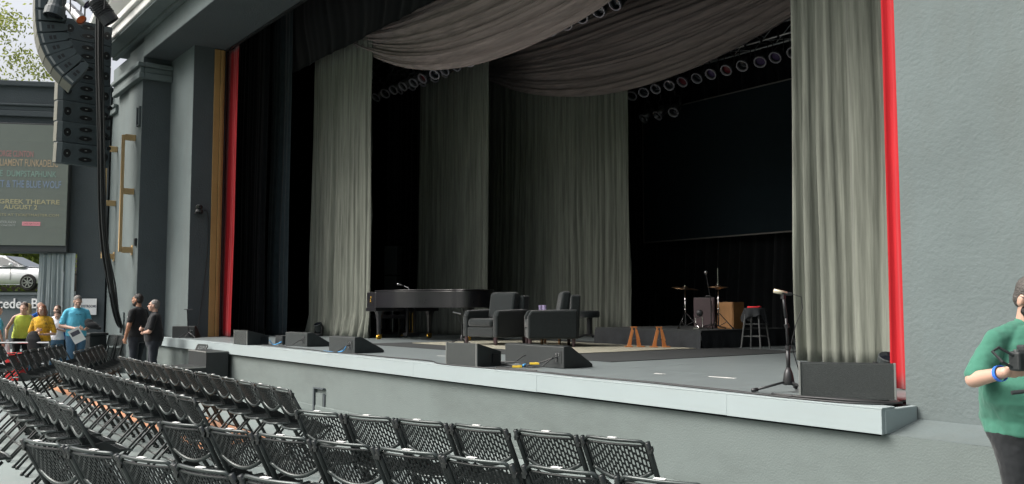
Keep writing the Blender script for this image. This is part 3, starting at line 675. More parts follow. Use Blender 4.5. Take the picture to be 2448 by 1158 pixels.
# loudspeakers on the stage
def wedge(x, y, rz, wd, dp, h, label, kind='monitor'):
    """rear panel at local y=0 facing the audience, slope falls to +y"""
    t = thing('stage_monitor', label, 'loudspeaker', (x, y, Z0), rz, 'floor monitors on the stage')
    b = MB(); b.prism([(0, .0), (dp, 0), (dp, .035), (.10, h), (0, h*.97)], -wd/2, wd/2, XZ); cab = b.build('cabinet', 'speaker_black', t, bevel=.008)
    g_ = MB(); L = math.hypot(dp-.10, h-.035); an = math.atan2(h-.035, dp-.10)
    g_.box((0, (dp+.10)/2+.004, (h+.035)/2+.006), (wd-.05, .001, .001)); g_ = MB()
    T = Matrix.Translation((0, (dp+.10)/2, (h+.035)/2)) @ Matrix.Rotation(-an, 4, 'X'); g_.box((0, 0, .004), (wd-.04, L-.05, .008), T=T); g_.build('grille', 'speaker_grille', t)
    MB().box((wd*.33, -.002, h*.5), (.13, .006, .14)).build('connector_panel', 'case_black', t)
    cn = MB()
    for dz in (-.035, .0, .035): cn.cyl((wd*.33, -.005, h*.5+dz), (wd*.33, -.02, h*.5+dz), .012, n=8)
    cn.box((wd*.33+.03, -.007, h*.5+.03), (.022, .004, .03)); cn.build('connector', 'metal', t)
    MB().tube([(wd*.33, -.02, h*.5), (wd*.33-.03, -.08, h*.4), (wd*.2, -.16, .02), (wd*.05, -.22, .012), (-wd*.3, -.2, .012)], .007, n=6).build('cable', 'cable_rubber', t)
    return t
def frontfill(x, y, rz, wd, dp, h, label):
    """grille at local y=0 facing the audience, body narrows backwards"""
    t = thing('front_fill_speaker', label, 'loudspeaker', (x, y, Z0), rz, 'front-fill loudspeakers along the stage edge')
    vs = [(-wd/2, 0, 0), (wd/2, 0, 0), (wd/2, 0, h), (-wd/2, 0, h), (-wd*.40, dp, 0), (wd*.40, dp, 0), (wd*.40, dp, h*.62), (-wd*.40, dp, h*.62)]
    MB().add(vs, [(0, 1, 2, 3), (5, 4, 7, 6), (1, 5, 6, 2), (4, 0, 3, 7), (3, 2, 6, 7), (4, 5, 1, 0)]).build('cabinet', 'speaker_black', t, bevel=.006)
    MB().box((0, -.008, h/2), (wd-.03, .012, h-.02)).build('grille', 'speaker_grille', t, bevel=.003)
    for s in (-1, 1): MB().box((s*(wd/2-.008), -.010, h/2), (.014, .02, h)).build('edge_trim', 'case_edge', t, bevel=.002)
    MB().box((wd*.445, dp*.72, h*.36), (.02, .10, .10), rz=.17).build('handle_pocket', 'array_hole', t)
    return t
frontfill(-15.68, 5.80, R(2), .60, .42, .26, 'small front-fill speaker at the far left end of the stage edge')
frontfill(-8.60, 5.80, R(4), .58, .40, .27, 'grille-faced front-fill speaker in the middle of the stage edge')
frontfill(-3.785, 5.99, R(37), .68, .30, .28, 'wide black front-fill speaker under the olive curtain at the corner')
wedge(-14.55, 6.35, R(3), .82, .48, .24, 'floor monitor on the far left facing upstage')
wedge(-12.20, 6.05, R(2), .80, .50, .24, 'floor monitor with blue cable ties near the stage edge')
wedge(-7.85, 6.42, R(5), .62, .47, .25, 'floor monitor with yellow-taped cables in front of the right armchair')
wedge(-8.55, 6.60, R(-3), .62, .47, .24, 'floor monitor behind the middle front-fill speaker')
wedge(-19.75, 6.02, R(50), .50, .34, .26, 'floor monitor beside the left pier')
w_ = MB().b2(-.16, .16, -.1, .1, 0, .16).b2(-.12, .12, -.104, -.1, .03, .13).build('stage_box', 'case_black', bevel=.01); w_.location = (-15.30, 6.45, Z0); tag(w_, 'small black stage box between the two far left speakers', 'stage box')

def tripod(t, r, z, m, n=3, rot=.3, th=.010):
    for a in range(n):
        q = rot+a*2*PI/n; MB().tube([(0, 0, z), (r*.5*math.cos(q), r*.5*math.sin(q), z*.62), (r*math.cos(q), r*math.sin(q), .012)], th, n=6).cyl((r*.93*math.cos(q), r*.93*math.sin(q), .012+z*.04), (r*math.cos(q), r*math.sin(q), .012), th*1.5, n=6).build('leg', m, t)
# front microphone stand
ms = thing('microphone_stand', 'short black microphone stand with pale microphone at the right stage edge', 'microphone stand', (-4.42, 6.17, Z0))
MB().lathe([(.042, .06), (.047, .085), (.036, .15), (.018, .2)], n=14).build('hub', 'dark_metal', ms, smooth=True)
MB().cyl((0, 0, .15), (0, 0, .36), .017, n=10).cyl((0, 0, .36), (-.005, -.01, .62), .011, n=10).cyl((-.005, -.01, .60), (-.02, -.02, .79), .013, n=10).build('shaft', 'dark_metal', ms, smooth=True)
MB().cyl((0, 0, .52), (-.004, -.008, .55), .02, n=10).build('clutch', 'dark_metal', ms); MB().cyl((0, 0, .345), (0, 0, .375), .024, n=10).build('clutch', 'dark_metal', ms)
for q in (4.15, 2.0, 6.1):
    MB().tube([(0, 0, .09), (.30*math.cos(q), .30*math.sin(q), .016)], .010, n=8).cyl((.26*math.cos(q), .26*math.sin(q), .024), (.31*math.cos(q), .31*math.sin(q), .016), .017, n=8).build('leg', 'dark_metal', ms, smooth=True)
rv = Vector((.605, .797, 0))
mc = MB().cyl(Vector((-.02, -.02, .80))-rv*.075+Vector((0, 0, .02)), Vector((-.02, -.02, .80))+rv*.03, .018, .015, 12).build('microphone', 'mic_beige', ms, smooth=True)
MB().cyl(Vector((-.02, -.02, .80))-rv*.01, Vector((-.02, -.02, .795))+rv*.07, .017, .012, 10).box((-.02, -.02, .775), (.03, .03, .04)).build('clip', 'dark_metal', ms)
MB().tube([Vector((-.02, -.02, .795))+rv*.07, Vector((0, 0, .77))+rv*.12, Vector((0, 0, .68))+rv*.125, Vector((0, 0, .55))+rv*.07, Vector((0, 0, .40))+rv*.03, Vector((0, 0, .30))+rv*.05, Vector((0, 0, .12))+rv*.1, Vector((0, 0, .01))+rv*.2], .004, n=6).build('cable', 'cable_rubber', ms)
# short stands by the piano and by the left pier
s2 = thing('microphone_stand', 'short microphone stand in front of the left armchair', 'microphone stand', (-13.35, 9.0, Z0+.018))
tripod(s2, .2, .10, 'dark_metal', rot=.2); MB().cyl((0, 0, .05), (0, 0, .34), .010, n=8).tube([(0, 0, .34), Vector((0, 0, .36))-rv*.02, Vector((0, 0, .52))-rv*.1], .008, n=6).lathe([(.04, .06), (.03, .12), (.012, .16)], n=10).build('shaft', 'dark_metal', s2)
MB().cyl(Vector((0, 0, .53))-rv*.02, Vector((0, 0, .565))-rv*.17, .014, .010, 8).build('microphone', 'metal', s2)
s3 = thing('microphone_stand', 'small boom microphone stand beside the left pier', 'microphone stand', (-19.5, 6.05, Z0))
tripod(s3, .2, .13, 'dark_metal', rot=.5); MB().cyl((0, 0, .08), (-.02, -.03, .62), .010, n=8).cyl(Vector((-.02, -.03, .62))-rv*.06, Vector((-.02, -.03, .61))+rv*.12, .009, n=8).build('shaft', 'dark_metal', s3)

# drum corner
def cymbal_stand(x, y, h, dia, tilt, label, rod=0, two=False):
    t = thing('cymbal_stand', label, 'cymbal stand', (x, y, Z0+.30), .4)
    MB().cyl((0, 0, .05), (0, 0, h), .011, .008, 8).cyl((0, 0, h*.45), (0, 0, h*.5), .017, n=8).cyl((0, 0, h*.68), (0, 0, h*.72), .015, n=8).build('shaft', 'chrome', t, smooth=True)
    for a in range(3):
        q = .3+a*2.09; c, s = math.cos(q), math.sin(q)
        MB().cyl((.015*c, .015*s, .27), (.24*c, .24*s, .012), .009, n=6).cyl((.015*c, .015*s, .06), (.14*c, .14*s, .13), .006, n=6).cyl((.22*c, .22*s, .025), (.25*c, .25*s, .010), .015, n=6).build('leg', 'chrome', t)
    T = Matrix.Translation((0, 0, h)) @ Matrix.Rotation(tilt, 4, 'Y') @ Matrix.Rotation(tilt*.3, 4, 'X')
    r = dia/2
    for k in range(2 if two else 1):
        z = -.02*k; sg = 1 if k == 0 else -1
        MB().lathe([(.012, .03*sg), (.04, .025*sg), (.055, .008*sg), (r*.7, .002*sg), (r, -.008*sg), (r*.995, -.010*sg), (.055, .004*sg), (.012, .024*sg)], (0, 0, z), 36, T).build('cymbal', 'brass', t, smooth=True)
    MB().cyl((0, 0, h), (0, 0, h+.05+rod), .006, n=6).cyl((0, 0, h+.03), (0, 0, h+.05), .014, n=8).build('top_rod', 'chrome', t)
    return t
cymbal_stand(-10.38, 11.62, .70, .46, R(7), 'tilted brass cymbal on a chrome stand at the left of the drum riser')
cymbal_stand(-9.85, 11.85, .72, .34, R(1), 'hi-hat cymbals with a tall rod on the chrome stand by the wooden box drum', .26, True)
pdl = thing('drum_pedal', 'chrome kick pedal with round beater beside the left cymbal stand', 'pedal', (-10.22, 11.75, Z0+.30), .5)
MB().b2(-.05, .05, -.14, .14, .0, .025).build('foot_board', 'chrome', pdl); MB().cyl((-.06, .1, .02), (-.06, .1, .2), .008, n=6).cyl((.06, .1, .02), (.06, .1, .2), .008, n=6).cyl((-.06, .1, .2), (.06, .1, .2), .007, n=6).build('frame', 'chrome', pdl)
MB().cyl((0, .1, .2), (0, .16, .27), .006, n=6).ell((0, .17, .27), (.06, .03, .06)).build('beater', 'dark_metal', pdl)
bm_ = thing('boom_microphone', 'tall boom stand with ball microphone between the two cymbals', 'microphone stand', (-10.12, 11.98, Z0+.30))
tripod(bm_, .26, .08, 'dark_metal', rot=1.0); MB().cyl((0, 0, .05), (0, 0, .46), .010, n=8).cyl(Vector((0, 0, .28))+rv*.03, Vector((0, 0, .92))-rv*.07, .007, n=8).ell((0, 0, .46), (.018, .018, .02), 8, 6).build('shaft', 'dark_metal', bm_)
mic_head(bm_, Vector((0, 0, .90))-rv*.067, Vector((0, 0, .96))-rv*.075, 'metal', .032)
def cabinet(name, x, y, w, d, h, rz, m, label, cat, hole=False):
    t = thing(name, label, cat, (x, y, Z0+.30), rz)
    MB().b2(-w/2, w/2, -d/2, d/2, 0, h).build('body', m, t, bevel=.008)
    MB().box((0, -d/2-.004, h/2), (w-.03, .008, h-.03)).build('front_panel', m, t, bevel=.003)
    if hole:
        MB().cyl((0, d/2-.002, h*.65), (0, d/2+.004, h*.65), .055, n=18).build('sound_hole', 'array_hole', t)
        for sx in (-1, 1):
            for sy in (-1, 1): MB().cyl((sx*(w/2-.04), sy*(d/2-.04), -.0), (sx*(w/2-.04), sy*(d/2-.04), .012), .015, n=8).build('foot', 'dark_metal', t)
    else:
        MB().box((0, 0, h+.006), (w*.96, d*.96, .01)).build('top_panel', 'mat_black', t); MB().tube([(-.06, 0, h+.01), (-.04, 0, h+.035), (.04, 0, h+.035), (.06, 0, h+.01)], .008, n=6).build('handle', 'dark_metal', t)
    return t
cabinet('amplifier', -10.72, 12.62, .42, .34, .54, R(12), 'wood_dark', 'tall dark maroon amplifier box behind the boom stand', 'amplifier')
cabinet('box_drum', -10.02, 12.38, .34, .31, .46, R(2), 'wood_cajon', 'pale wooden box drum on the drum riser', 'box drum', True)
bs = thing('bar_stool', 'tall stool draped with black cloth standing right of the drum riser', 'stool', (-9.2, 11.98, Z0), .2)
for sx in (-1, 1):
    for sy in (-1, 1): MB().cyl((sx*.17, sy*.17, 0), (sx*.11, sy*.11, .62), .015, .015, 8).build('leg', 'stool_paint', bs)
rg = MB()
for z, r_ in ((.2, .155), (.40, .132)):
    for (a, b_) in (((-1, -1), (1, -1)), ((1, -1), (1, 1)), ((1, 1), (-1, 1)), ((-1, 1), (-1, -1))): rg.cyl((a[0]*r_, a[1]*r_, z), (b_[0]*r_, b_[1]*r_, z), .008, n=6)
rg.build('rung', 'stool_paint', bs); MB().lathe([(.0, .61), (.16, .61), (.165, .63), (.15, .65), (0, .652)], n=20).build('seat', 'mat_black', bs)
bc = MB()
def clothf(u, v):
    a = u*2*PI; r = .172*min(1, v*2.0); z = .66 if v < .5 else .66-(v-.5)*2*(.17+.07*math.sin(3*a+1)+.04*math.sin(5*a)); rr = r+(max(0, v-.5)*.06*(1+math.sin(7*a)))
    return (rr*math.cos(a), rr*math.sin(a), z)
bc.grid(clothf, 48, 14); bo = bc.build('cloth', 'riser_cloth', smooth=True, solid=.004); bo.location = (-9.2, 11.98, Z0); tag(bo, 'black cloth draped over the tall stool', 'cloth')
k = MB().tube([(-.1, -.06, .012), (0, -.02, .012), (.09, .05, .012)], .016, n=8).tube([(-.05, .05, .012), (.1, .0, .02)], .013, n=8).build('red_maracas', 'red_cloth', smooth=True); k.location = (-9.2, 11.98, Z0+.662); tag(k, 'small red percussion sticks lying on the draped stool', 'percussion')
for (gx, gy, lb) in ((-10.55, 10.55, 'orange wooden A-frame guitar stand nearer the armchairs'), (-10.22, 10.80, 'orange wooden A-frame guitar stand nearer the stool')):
    t = thing('guitar_stand', lb, 'guitar stand', (gx, gy, Z0+.0185), R(52.8), 'orange guitar stands')
    for s in (-1, 1):
        b = MB(); b.prism([(s*.12, 0), (s*.05, 0), (s*.0+.018*s, .30), (s*.035, .33)][::s], -.015, .015, Matrix.Rotation(PI/2, 4, 'X')); b.build('leg', 'wood_orange', t, bevel=.003)
        b = MB(); b.prism([(s*.085, .11), (s*.06, .11), (s*.02, .27), (s*.035, .29)][::s], .10, .125, Matrix.Rotation(PI/2, 4, 'X')); b.build('rear_leg', 'wood_orange', t)
        MB().b2(min(s*.04, s*.16), max(s*.04, s*.16), -.13, .02, -.0, .018).build('foot', 'wood_orange', t, bevel=.003)
    MB().b2(-.05, .05, -.02, .03, .315, .335).build('crossbar', 'wood_orange', t); MB().tube([(-.05, 0, .12), (0, -.03, .13), (.05, 0, .12)], .008, n=6).build('strap', 'cable_rubber', t)

# up-lights on the floor
def uplight(x, y, rz, s, label):
    t = thing('floor_light', label, 'stage light', (x, y, Z0), rz, 'black floor up-lights')
    MB().lathe([(.10*s, 0), (.11*s, .02*s), (.11*s, .06*s), (.05*s, .08*s)], n=16).build('base', 'dark_metal', t, smooth=False)
    for sx in (-1, 1): MB().b2(sx*.11*s-.012*s, sx*.11*s+.012*s, -.03*s, .03*s, .05*s, .23*s).build('yoke_arm', 'dark_metal', t, bevel=.004)
    T = Matrix.Translation((0, 0, .19*s)) @ Matrix.Rotation(R(28), 4, 'X')
    MB().lathe([(.06*s, -.10*s), (.095*s, -.06*s), (.095*s, .10*s), (.085*s, .105*s)], n=16, T=T).build('head', 'speaker_black', t, smooth=False)
    MB().lathe([(0, .09*s), (.085*s, .09*s), (.085*s, .11*s), (0, .115*s)], n=16, T=T).build('lens', 'lens_dark', t); return t
uplight(-19.0, 8.85, .3, 1.0, 'black up-light on the floor before the left grey curtain')
uplight(-16.9, 11.55, .3, 1.0, 'black up-light on the floor behind the grand piano')
uplight(-4.28, 7.40, .9, .9, 'black moving light beside the right red curtain')
# gear deep in the left wing
rk = thing('case_rack', 'row of upright silver-edged instrument cases in the dark left wing', 'rack', (-20.4, 11.6, Z0), R(35))
MB().b2(-.75, .75, -.25, .25, 0, .06).build('base', 'wood_dark', rk)
for i in range(5):
    c = MB().b2(-.62+i*.27, -.42+i*.27, -.2, .2, .061, .52+i*.035).build('case', 'case_black', rk, bevel=.015); MB().b2(-.545+i*.27, -.495+i*.27, -.212, -.202, .09, .48+i*.03).build('edge_strip', 'metal', c)
sp = thing('loudspeaker_on_pole', 'tall grey loudspeaker on a pale pole behind the left grey curtain', 'loudspeaker', (-19.75, 11.2, Z0), R(40))
MB().b2(-.17, .17, -.18, .18, .62, 1.45).build('cabinet', 'speaker_black', sp, bevel=.015); MB().b2(-.17, .17, -.18, .18, 1.47, 2.2).build('upper_cabinet', 'speaker_black', sp, bevel=.015); MB().cyl((.0, 0, .02), (.0, 0, .62), .018, n=8).build('pole', 'metal', sp); MB().lathe([(.2, 0), (.2, .02), (.02, .04)], n=16).build('base', 'dark_metal', sp)

# cables along the edge
def cable(name, pts, r, m, label):
    base = Vector(pts[0]); 
    P_ = [Vector(p) for p in pts]; out = []
    for i in range(len(P_)-1):
        p0 = P_[max(i-1, 0)]; p1 = P_[i]; p2 = P_[i+1]; p3 = P_[min(i+2, len(P_)-1)]
        for k in range(6):
            t = k/6; out.append(.5*((2*p1)+(p2-p0)*t+(2*p0-5*p1+4*p2-p3)*t*t+(3*p1-p0-3*p2+p3)*t**3) - base)
    out.append(P_[-1]-base)
    o = MB().tube(out, r, n=6).build(name, m, smooth=True); o.location = base; return tag(o, label, 'cable')
cz = Z0+.008
cable('edge_cable', [(-11.5, 5.97, cz), (-10.6, 5.93, cz), (-9.6, 5.96, cz), (-9.0, 5.76, cz), (-8.2, 5.77, cz), (-7.4, 5.87, cz), (-6.6, 5.83, cz), (-5.8, 5.87, cz), (-5.0, 5.82, cz), (-4.3, 5.78, cz), (-3.8, 5.81, cz), (-3.48, 6.0, cz)], .009, 'cable_rubber', 'black cable running along the stage edge to the corner speaker')
cable('edge_cable', [(-7.2, 5.90, cz), (-6.4, 5.865, cz), (-5.6, 5.90, cz), (-4.8, 5.85, cz), (-4.2, 5.755, cz), (-3.7, 5.77, cz), (-3.46, 5.9, cz), (-3.42, 6.1, cz)], .008, 'cable_rubber', 'second black cable beside the stage edge under the front microphone stand')
for i in range(4):
    cable('edge_cable', [(-4.4+.1*i, 5.80-.012*i, cz+.012*(i % 2)), (-3.95, 5.77+.01*i, cz+.014), (-3.6-.02*i, 5.86+.02*i, cz+.01), (-3.44-.015*i, 6.05, cz), (-3.5-.02*i, 6.18, cz)], .009, 'cable_rubber', '%s cable strand from the front in the coil round the corner speaker' % ORD[i].capitalize())
cable('stage_cable', [(-8.9, 6.52, cz), (-8.75, 6.30, cz), (-8.45, 6.28, cz), (-8.2, 6.38, cz), (-8.35, 6.46, cz+.02), (-8.7, 6.36, cz+.015), (-8.3, 6.24, cz), (-8.0, 6.3, cz)], .009, 'cable_rubber', 'loops of black cable between the middle speakers')
cable('taped_cable', [(-7.65, 6.38, Z0+.12), (-7.8, 6.3, Z0+.06), (-8.0, 6.15, cz), (-8.15, 5.98, cz), (-8.0, 5.93, cz), (-7.4, 5.95, cz)], .008, 'cable_rubber', 'black cable from the yellow-taped floor monitor to the edge')
for i, (x, y, z, m, lb, rz) in enumerate(((-7.84, 6.27, Z0+.05, 'tape_yellow', 'upper yellow tape flag on the monitor cable', .7), (-7.98, 6.13, Z0+.014, 'tape_yellow', 'lower yellow tape flag on the monitor cable', .8), (-7.94, 6.2, Z0+.03, 'cable_blue', 'blue cable tie between the yellow tape flags', 2.0))):
    k = MB().box((0, 0, 0), (.11 if i < 2 else .05, .022, .022)).box((.02, 0, .002), (.04, .026, .024)).build('tape_flag', m, bevel=.003); k.location = (x, y, z); k.rotation_euler = (0, 0, rz); tag(k, lb, 'tape')
cable('blue_cable', [(-11.95, 6.0, Z0+.1), (-12.0, 5.97, Z0+.03), (-12.2, 5.95, cz), (-12.45, 5.93, cz), (-12.6, 5.96, cz)], .010, 'cable_blue', 'blue cable hanging from the floor monitor near the stage edge')
cable('blue_cable', [(-15.6, 6.3, Z0+.07), (-15.4, 6.28, cz), (-15.2, 6.25, cz), (-15.05, 6.3, Z0+.06)], .010, 'cable_blue', 'blue cable looped between the far left speakers')
cable('stage_cable', [(-15.6, 6.0, cz), (-14.8, 6.05, cz), (-14.0, 5.98, cz), (-13.4, 6.0, cz), (-12.9, 5.94, cz), (-12.2, 5.9, cz), (-11.5, 5.97, cz)], .008, 'cable_rubber', 'black cable lying in front of the left floor monitors')
for i, (x, y, rz, lb) in enumerate(((-10.4, 6.75, .2, 'white tape mark on the deck left of the middle speaker'), (-6.4, 6.75, .15, 'small white tape mark on the deck right of the yellow-taped monitor'), (-5.7, 6.9, .1, 'long pale tape mark on the deck near the front microphone'))):
    k = MB().box((0, 0, .001), ((.35, .10, .3)[i], .03, .002)).box((.05, .004, .0022), (.06, .024, .0006)).build('tape_mark', 'tape_white'); k.location = (x, y, Z0+.0015); k.rotation_euler = (0, 0, rz); tag(k, lb, 'tape')

# ================================================================== LEFT OF THE STAGE
rv = Vector((.605, .797, 0)); fv = Vector((-.797, .605, 0))
# gold pipe brackets on the pilaster
for (x, yw, zs, lb) in ((-22.30, 5.55, (5.62, 4.32, 2.92), 'tall gold pipe bracket with three arms on the pilaster'), (-24.25, 5.60, (5.62, 4.22, 2.85), 'gold pipe bracket half hidden behind the hanging cables')):
    t = thing('pipe_bracket', lb, 'bracket', (x, yw, zs[2]))
    MB().b2(-.035, .035, -.31, -.24, -.05, zs[0]-zs[2]+.05).build('upright', 'bracket_gold', t, bevel=.008)
    for z in zs:
        MB().b2(-.045, .045, -.239, -.004, z-zs[2]-.07, z-zs[2]+.07).build('arm', 'bracket_gold', t, bevel=.008)
    MB().b2(-.07, .07, -.012, -.002, -.12, .12).build('wall_plate', 'bracket_gold', t)
t = thing('wall_frame', 'small dark rectangular frame high on the pilaster', 'frame', (-21.98, 5.55, 5.90))
MB().b2(-.13, -.09, -.05, -.002, 0, .42).b2(.09, .13, -.05, -.002, 0, .42).build('side', 'stucco_dark', t); MB().b2(-.13, .13, -.05, -.002, -.04, -.001).build('bottom', 'stucco_dark', t); MB().b2(-.089, .089, -.012, -.002, 0, .42).build('panel', 'stucco', t)
k = MB().b2(-.05, .05, -.05, -.002, 0, .18).b2(-.03, .03, -.06, -.051, .03, .15).build('junction_box', 'case_black', bevel=.005); k.location = (-21.93, 5.55, 3.0); tag(k, 'small black junction box low on the pilaster below the gold bracket', 'junction box')
# remote camera on the jamb with its cable
t = thing('remote_camera', 'small black dome camera mounted on the dark jamb', 'camera', (-20.07, 6.36, 3.68))
MB().b2(.0, .16, -.08, .08, -.03, 0).build('bracket', 'dark_metal', t); MB().lathe([(.075, 0), (.08, .02), (.07, .06), (.05, .07)], (.11, 0, 0), 14).build('base', 'case_black', t); MB().ell((.11, 0, .12), (.07, .075, .06)).build('head', 'case_black', t, smooth=True); MB().cyl((.15, -.03, .12), (.19, -.06, .12), .035, n=12).build('lens', 'lens_dark', t)
cable('camera_cable', [(-20.02, 6.44, 3.72), (-20.045, 6.58, 3.68), (-20.055, 6.60, 3.0), (-20.05, 6.55, 2.2), (-20.05, 6.50, 1.7), (-20.03, 6.43, 1.2), (-19.98, 6.40, .92)], .008, 'cable_rubber', 'thin cable running down the dark jamb from the dome camera')
# hanging cable bundle into the wall box
t = thing('cable_bundle', 'thick bundle of black cables hanging from above into the wall box', 'cables', (-22.9, 5.5, 1.1))
for i in range(9):
    a = i*2.4; r0 = .025+.035*(i % 3); dx = Vector((math.cos(a)*r0, math.sin(a)*r0, 0))
    pts = [(-21.15, 4.43, 9.1), (-21.42, 4.52, 7.4), (-21.66, 4.66, 5.6), (-21.93, 4.79, 3.9), (-22.06, 4.92, 2.9), (-22.25, 5.10, 2.1), (-22.47, 5.28, 1.5), (-22.72, 5.42, 1.18), (-22.88, 5.49, 1.08)]
    P_ = []
    for q, p in enumerate(pts):
        k = 1-.5*max(0, q-5)/3; P_.append(Vector(p)+dx*k+Vector((noise.noise(Vector((i, q*.7, 0)))*.05, noise.noise(Vector((i, q*.7, 5)))*.05, 0))*k - t.location)
    out = []
    for q in range(len(P_)-1):
        p0 = P_[max(q-1, 0)]; p1 = P_[q]; p2 = P_[q+1]; p3 = P_[min(q+2, len(P_)-1)]
        for k in range(6): u = k/6; out.append(.5*((2*p1)+(p2-p0)*u+(2*p0-5*p1+4*p2-p3)*u*u+(3*p1-p0-3*p2+p3)*u**3))
    out.append(P_[-1]); MB().tube(out, .021+.005*(i % 2), n=6).build('cable', 'cable_rubber', t, smooth=True)
t = thing('wall_box', 'grey recessed wall box where the cables enter the wall', 'wall box', (-22.95, 5.55, .88))
MB().b2(-.16, .16, -.04, -.002, 0, .56).build('cover', 'stucco', t, bevel=.01); MB().b2(-.09, .09, -.046, -.041, .06, .26).build('opening', 'array_hole', t)

# loudspeaker arrays
def small_array():
    t = thing('line_array', 'curved hanging line array of small loudspeakers bending towards the back', 'loudspeaker', (0, 0, 0))
    F = Vector((-.10, -.995, 0)); S = Vector((.995, -.10, 0))                     # facing, and width axis
    p = Vector((-20.55, 3.02, 8.72)); t.location = p
    q = Vector((0, 0, 0))
    for th in (0, 0, 0, 2, 4, 8, 15, 24, 34, 44, 50):
        a = R(th); f = F*math.cos(a)-Vector((0, 0, 1))*math.sin(a); dn = -F*math.sin(a)-Vector((0, 0, 1))*math.cos(a)
        T = Matrix(((f.x, dn.x, S.x, q.x), (f.y, dn.y, S.y, q.y), (f.z, dn.z, S.z, q.z), (0, 0, 0, 1)))
        b = MB(); b.prism([(-.0, .004), (-.0, .246), (-.50, .205), (-.58, .17), (-.58, .08), (-.50, .045)], -.365, .365, T); bx = b.build('box', 'array_paint', t, bevel=.006)
        MB().prism([(.001, .008), (.012, .008), (.012, .242), (.001, .242)], -.355, .355, T).build('grille', 'array_side', bx)
        h = MB()
        for u in (-.30, -.22): h.prism([(u-.028, .085), (u-.028, .165), (u+.028, .165), (u+.028, .085)], .364, .3675, T)
        h.build('handle', 'array_hole', bx); MB().prism([(-.09, .03), (-.05, .03), (-.05, .215), (-.09, .215)], .364, .3685, T).build('rigging_rail', 'case_edge', bx)
        q = q+dn*.252
    MB().cyl((0, 0, 0), (0, 0, 2), .02, n=6).build('hanging_chain', 'dark_metal', t); return t
small_array()
def big_array():
    t = thing('line_array', 'straight hanging stack of large loudspeaker boxes with oval openings', 'loudspeaker', (-22.53, 4.38, 8.24))
    q = Vector((0, 0, 0)); n = 6
    Wd = 1.2; H = .485
    for i in range(7):
        th = (0, 0, 1, 2, 3, 4, 6)[i]; rz = R(8)
        T = Matrix.Translation(q) @ Matrix.Rotation(rz, 4, 'Z') @ Matrix.Rotation(R(th), 4, 'Y')      # faces +x
        b = MB(); b.prism([(.0, -Wd/2), (.22, -Wd/2+.0), (.28, -Wd/2+.09), (.28, Wd/2-.06), (-.1, Wd/2-.02), (-.3, Wd/2-.2), (-.3, -Wd/2+.2)], -H+.006, -.006, T); bx = b.build('box', 'array_paint', t, bevel=.008)
        MB().prism([(.0, -Wd/2-.010), (.215, -Wd/2-.010), (.215, -Wd/2-.002), (.0, -Wd/2-.002)], -H+.02, -.02, T).build('grille', 'array_side', bx)
        for (yy, zz, ry, rzz) in ((-.40, -.24, .10, .12), (.0, -.14, .18, .07), (.0, -.345, .18, .07), (.43, -.24, .10, .12)):
            c = MB(); T2 = T @ Matrix.Translation((.281, yy, zz)) @ Matrix.Rotation(PI/2, 4, 'Y')
            vs = []; 
            c.lathe([(1.0, -.002), (1.0, .010), (.84, .010), (.80, -.001)], n=20, T=T2 @ Matrix.Diagonal((rzz, ry, 1, 1)), caps=False); pr = c.build('port', 'array_paint', bx)
            MB().lathe([(0, -.003), (.84, -.003), (.84, .0005), (0, .0008)], n=20, T=T2 @ Matrix.Diagonal((rzz, ry, 1, 1))).build('port_opening', 'array_hole', bx)
            MB().box((0, 0, .005), (rzz*.25, ry*.25, .006), T=T2).build('port_bridge', 'case_edge', bx)
        q = q + (Matrix.Rotation(rz, 3, 'Z') @ Vector((-math.sin(R(th))*.0-.0, 0, -H)))+Vector((.012*i, 0, 0))
    for i in range(5): MB().cyl((.35, .52, -2.0-i*.24), (.42, .55, -2.0-i*.24), .045, n=10).build('rear_knob', 'array_hole', t)
    MB().cyl((0, 0, 0), (0, 0, 2), .02, n=6).build('hanging_chain', 'dark_metal', t); return t
big_array()
# spotlights hanging above
def spot(x, y, z, d, r, L, m, lens, label, ribs=False):
    t = thing('spotlight', label, 'spotlight', (x, y, z)); d = Vector(d).normalized()
    T = d.to_track_quat('Z', 'Y').to_matrix().to_4x4()
    hd = MB().lathe([(r*.6, -L), (r*.8, -L*.95), (r*.85, -L*.5), (r, -L*.35), (r, 0), (r*.92, 0), (r*.92, -.04)], n=18, T=T, caps=False).build('head', m, t, smooth=False)
    MB().lathe([(0, -.05), (r*.92, -.05), (r*.92, -.035), (0, -.02)], n=18, T=T).build('lens', lens, t)
    MB().lathe([(r*.0, -L-.002), (r*.6, -L-.002), (r*.6, -L), (0, -L)], n=18, T=T).build('rear_cap', m, t)
    if ribs:
        for k in range(7): MB().lathe([(r*.9, -L*(.3+.08*k)), (r*1.1, -L*(.3+.08*k)), (r*1.1, -L*(.3+.08*k)-.012), (r*.9, -L*(.3+.08*k)-.012)], n=18, T=T, caps=False).build('cooling_fin', m, t)
    u = d.cross(Vector((0, 0, 1))).normalized(); c = d*(-L*.45)
    MB().tube([c+u*(r+.02), c+u*(r+.03)+Vector((0, 0, r+.15)), c-u*(r+.03)+Vector((0, 0, r+.15)), c-u*(r+.02)], .018, n=6).build('yoke', 'dark_metal', t)
    MB().cyl(c+Vector((0, 0, r+.15)), c+Vector((0, 0, r+1.0)), .02, n=6).build('clamp_pipe', 'dark_metal', t); return t
spot(-19.33, 3.70, 7.38, rv*.55+Vector((0, 0, -.55))-fv*.2, .11, .5, 'metal', 'lens_orange', 'silver spotlight with an orange lens beside the arrays')
spot(-19.20, 3.78, 7.68, rv*.75+Vector((0, 0, -.6)), .10, .5, 'metal', 'lens_violet', 'silver spotlight above the orange-lensed one')
spot(-19.02, 4.20, 7.35, rv*.35+Vector((0, 0, -.5))+fv*.2, .17, .55, 'par_body', 'lens_dark', 'dark ribbed spotlight beside the white cornice', True)
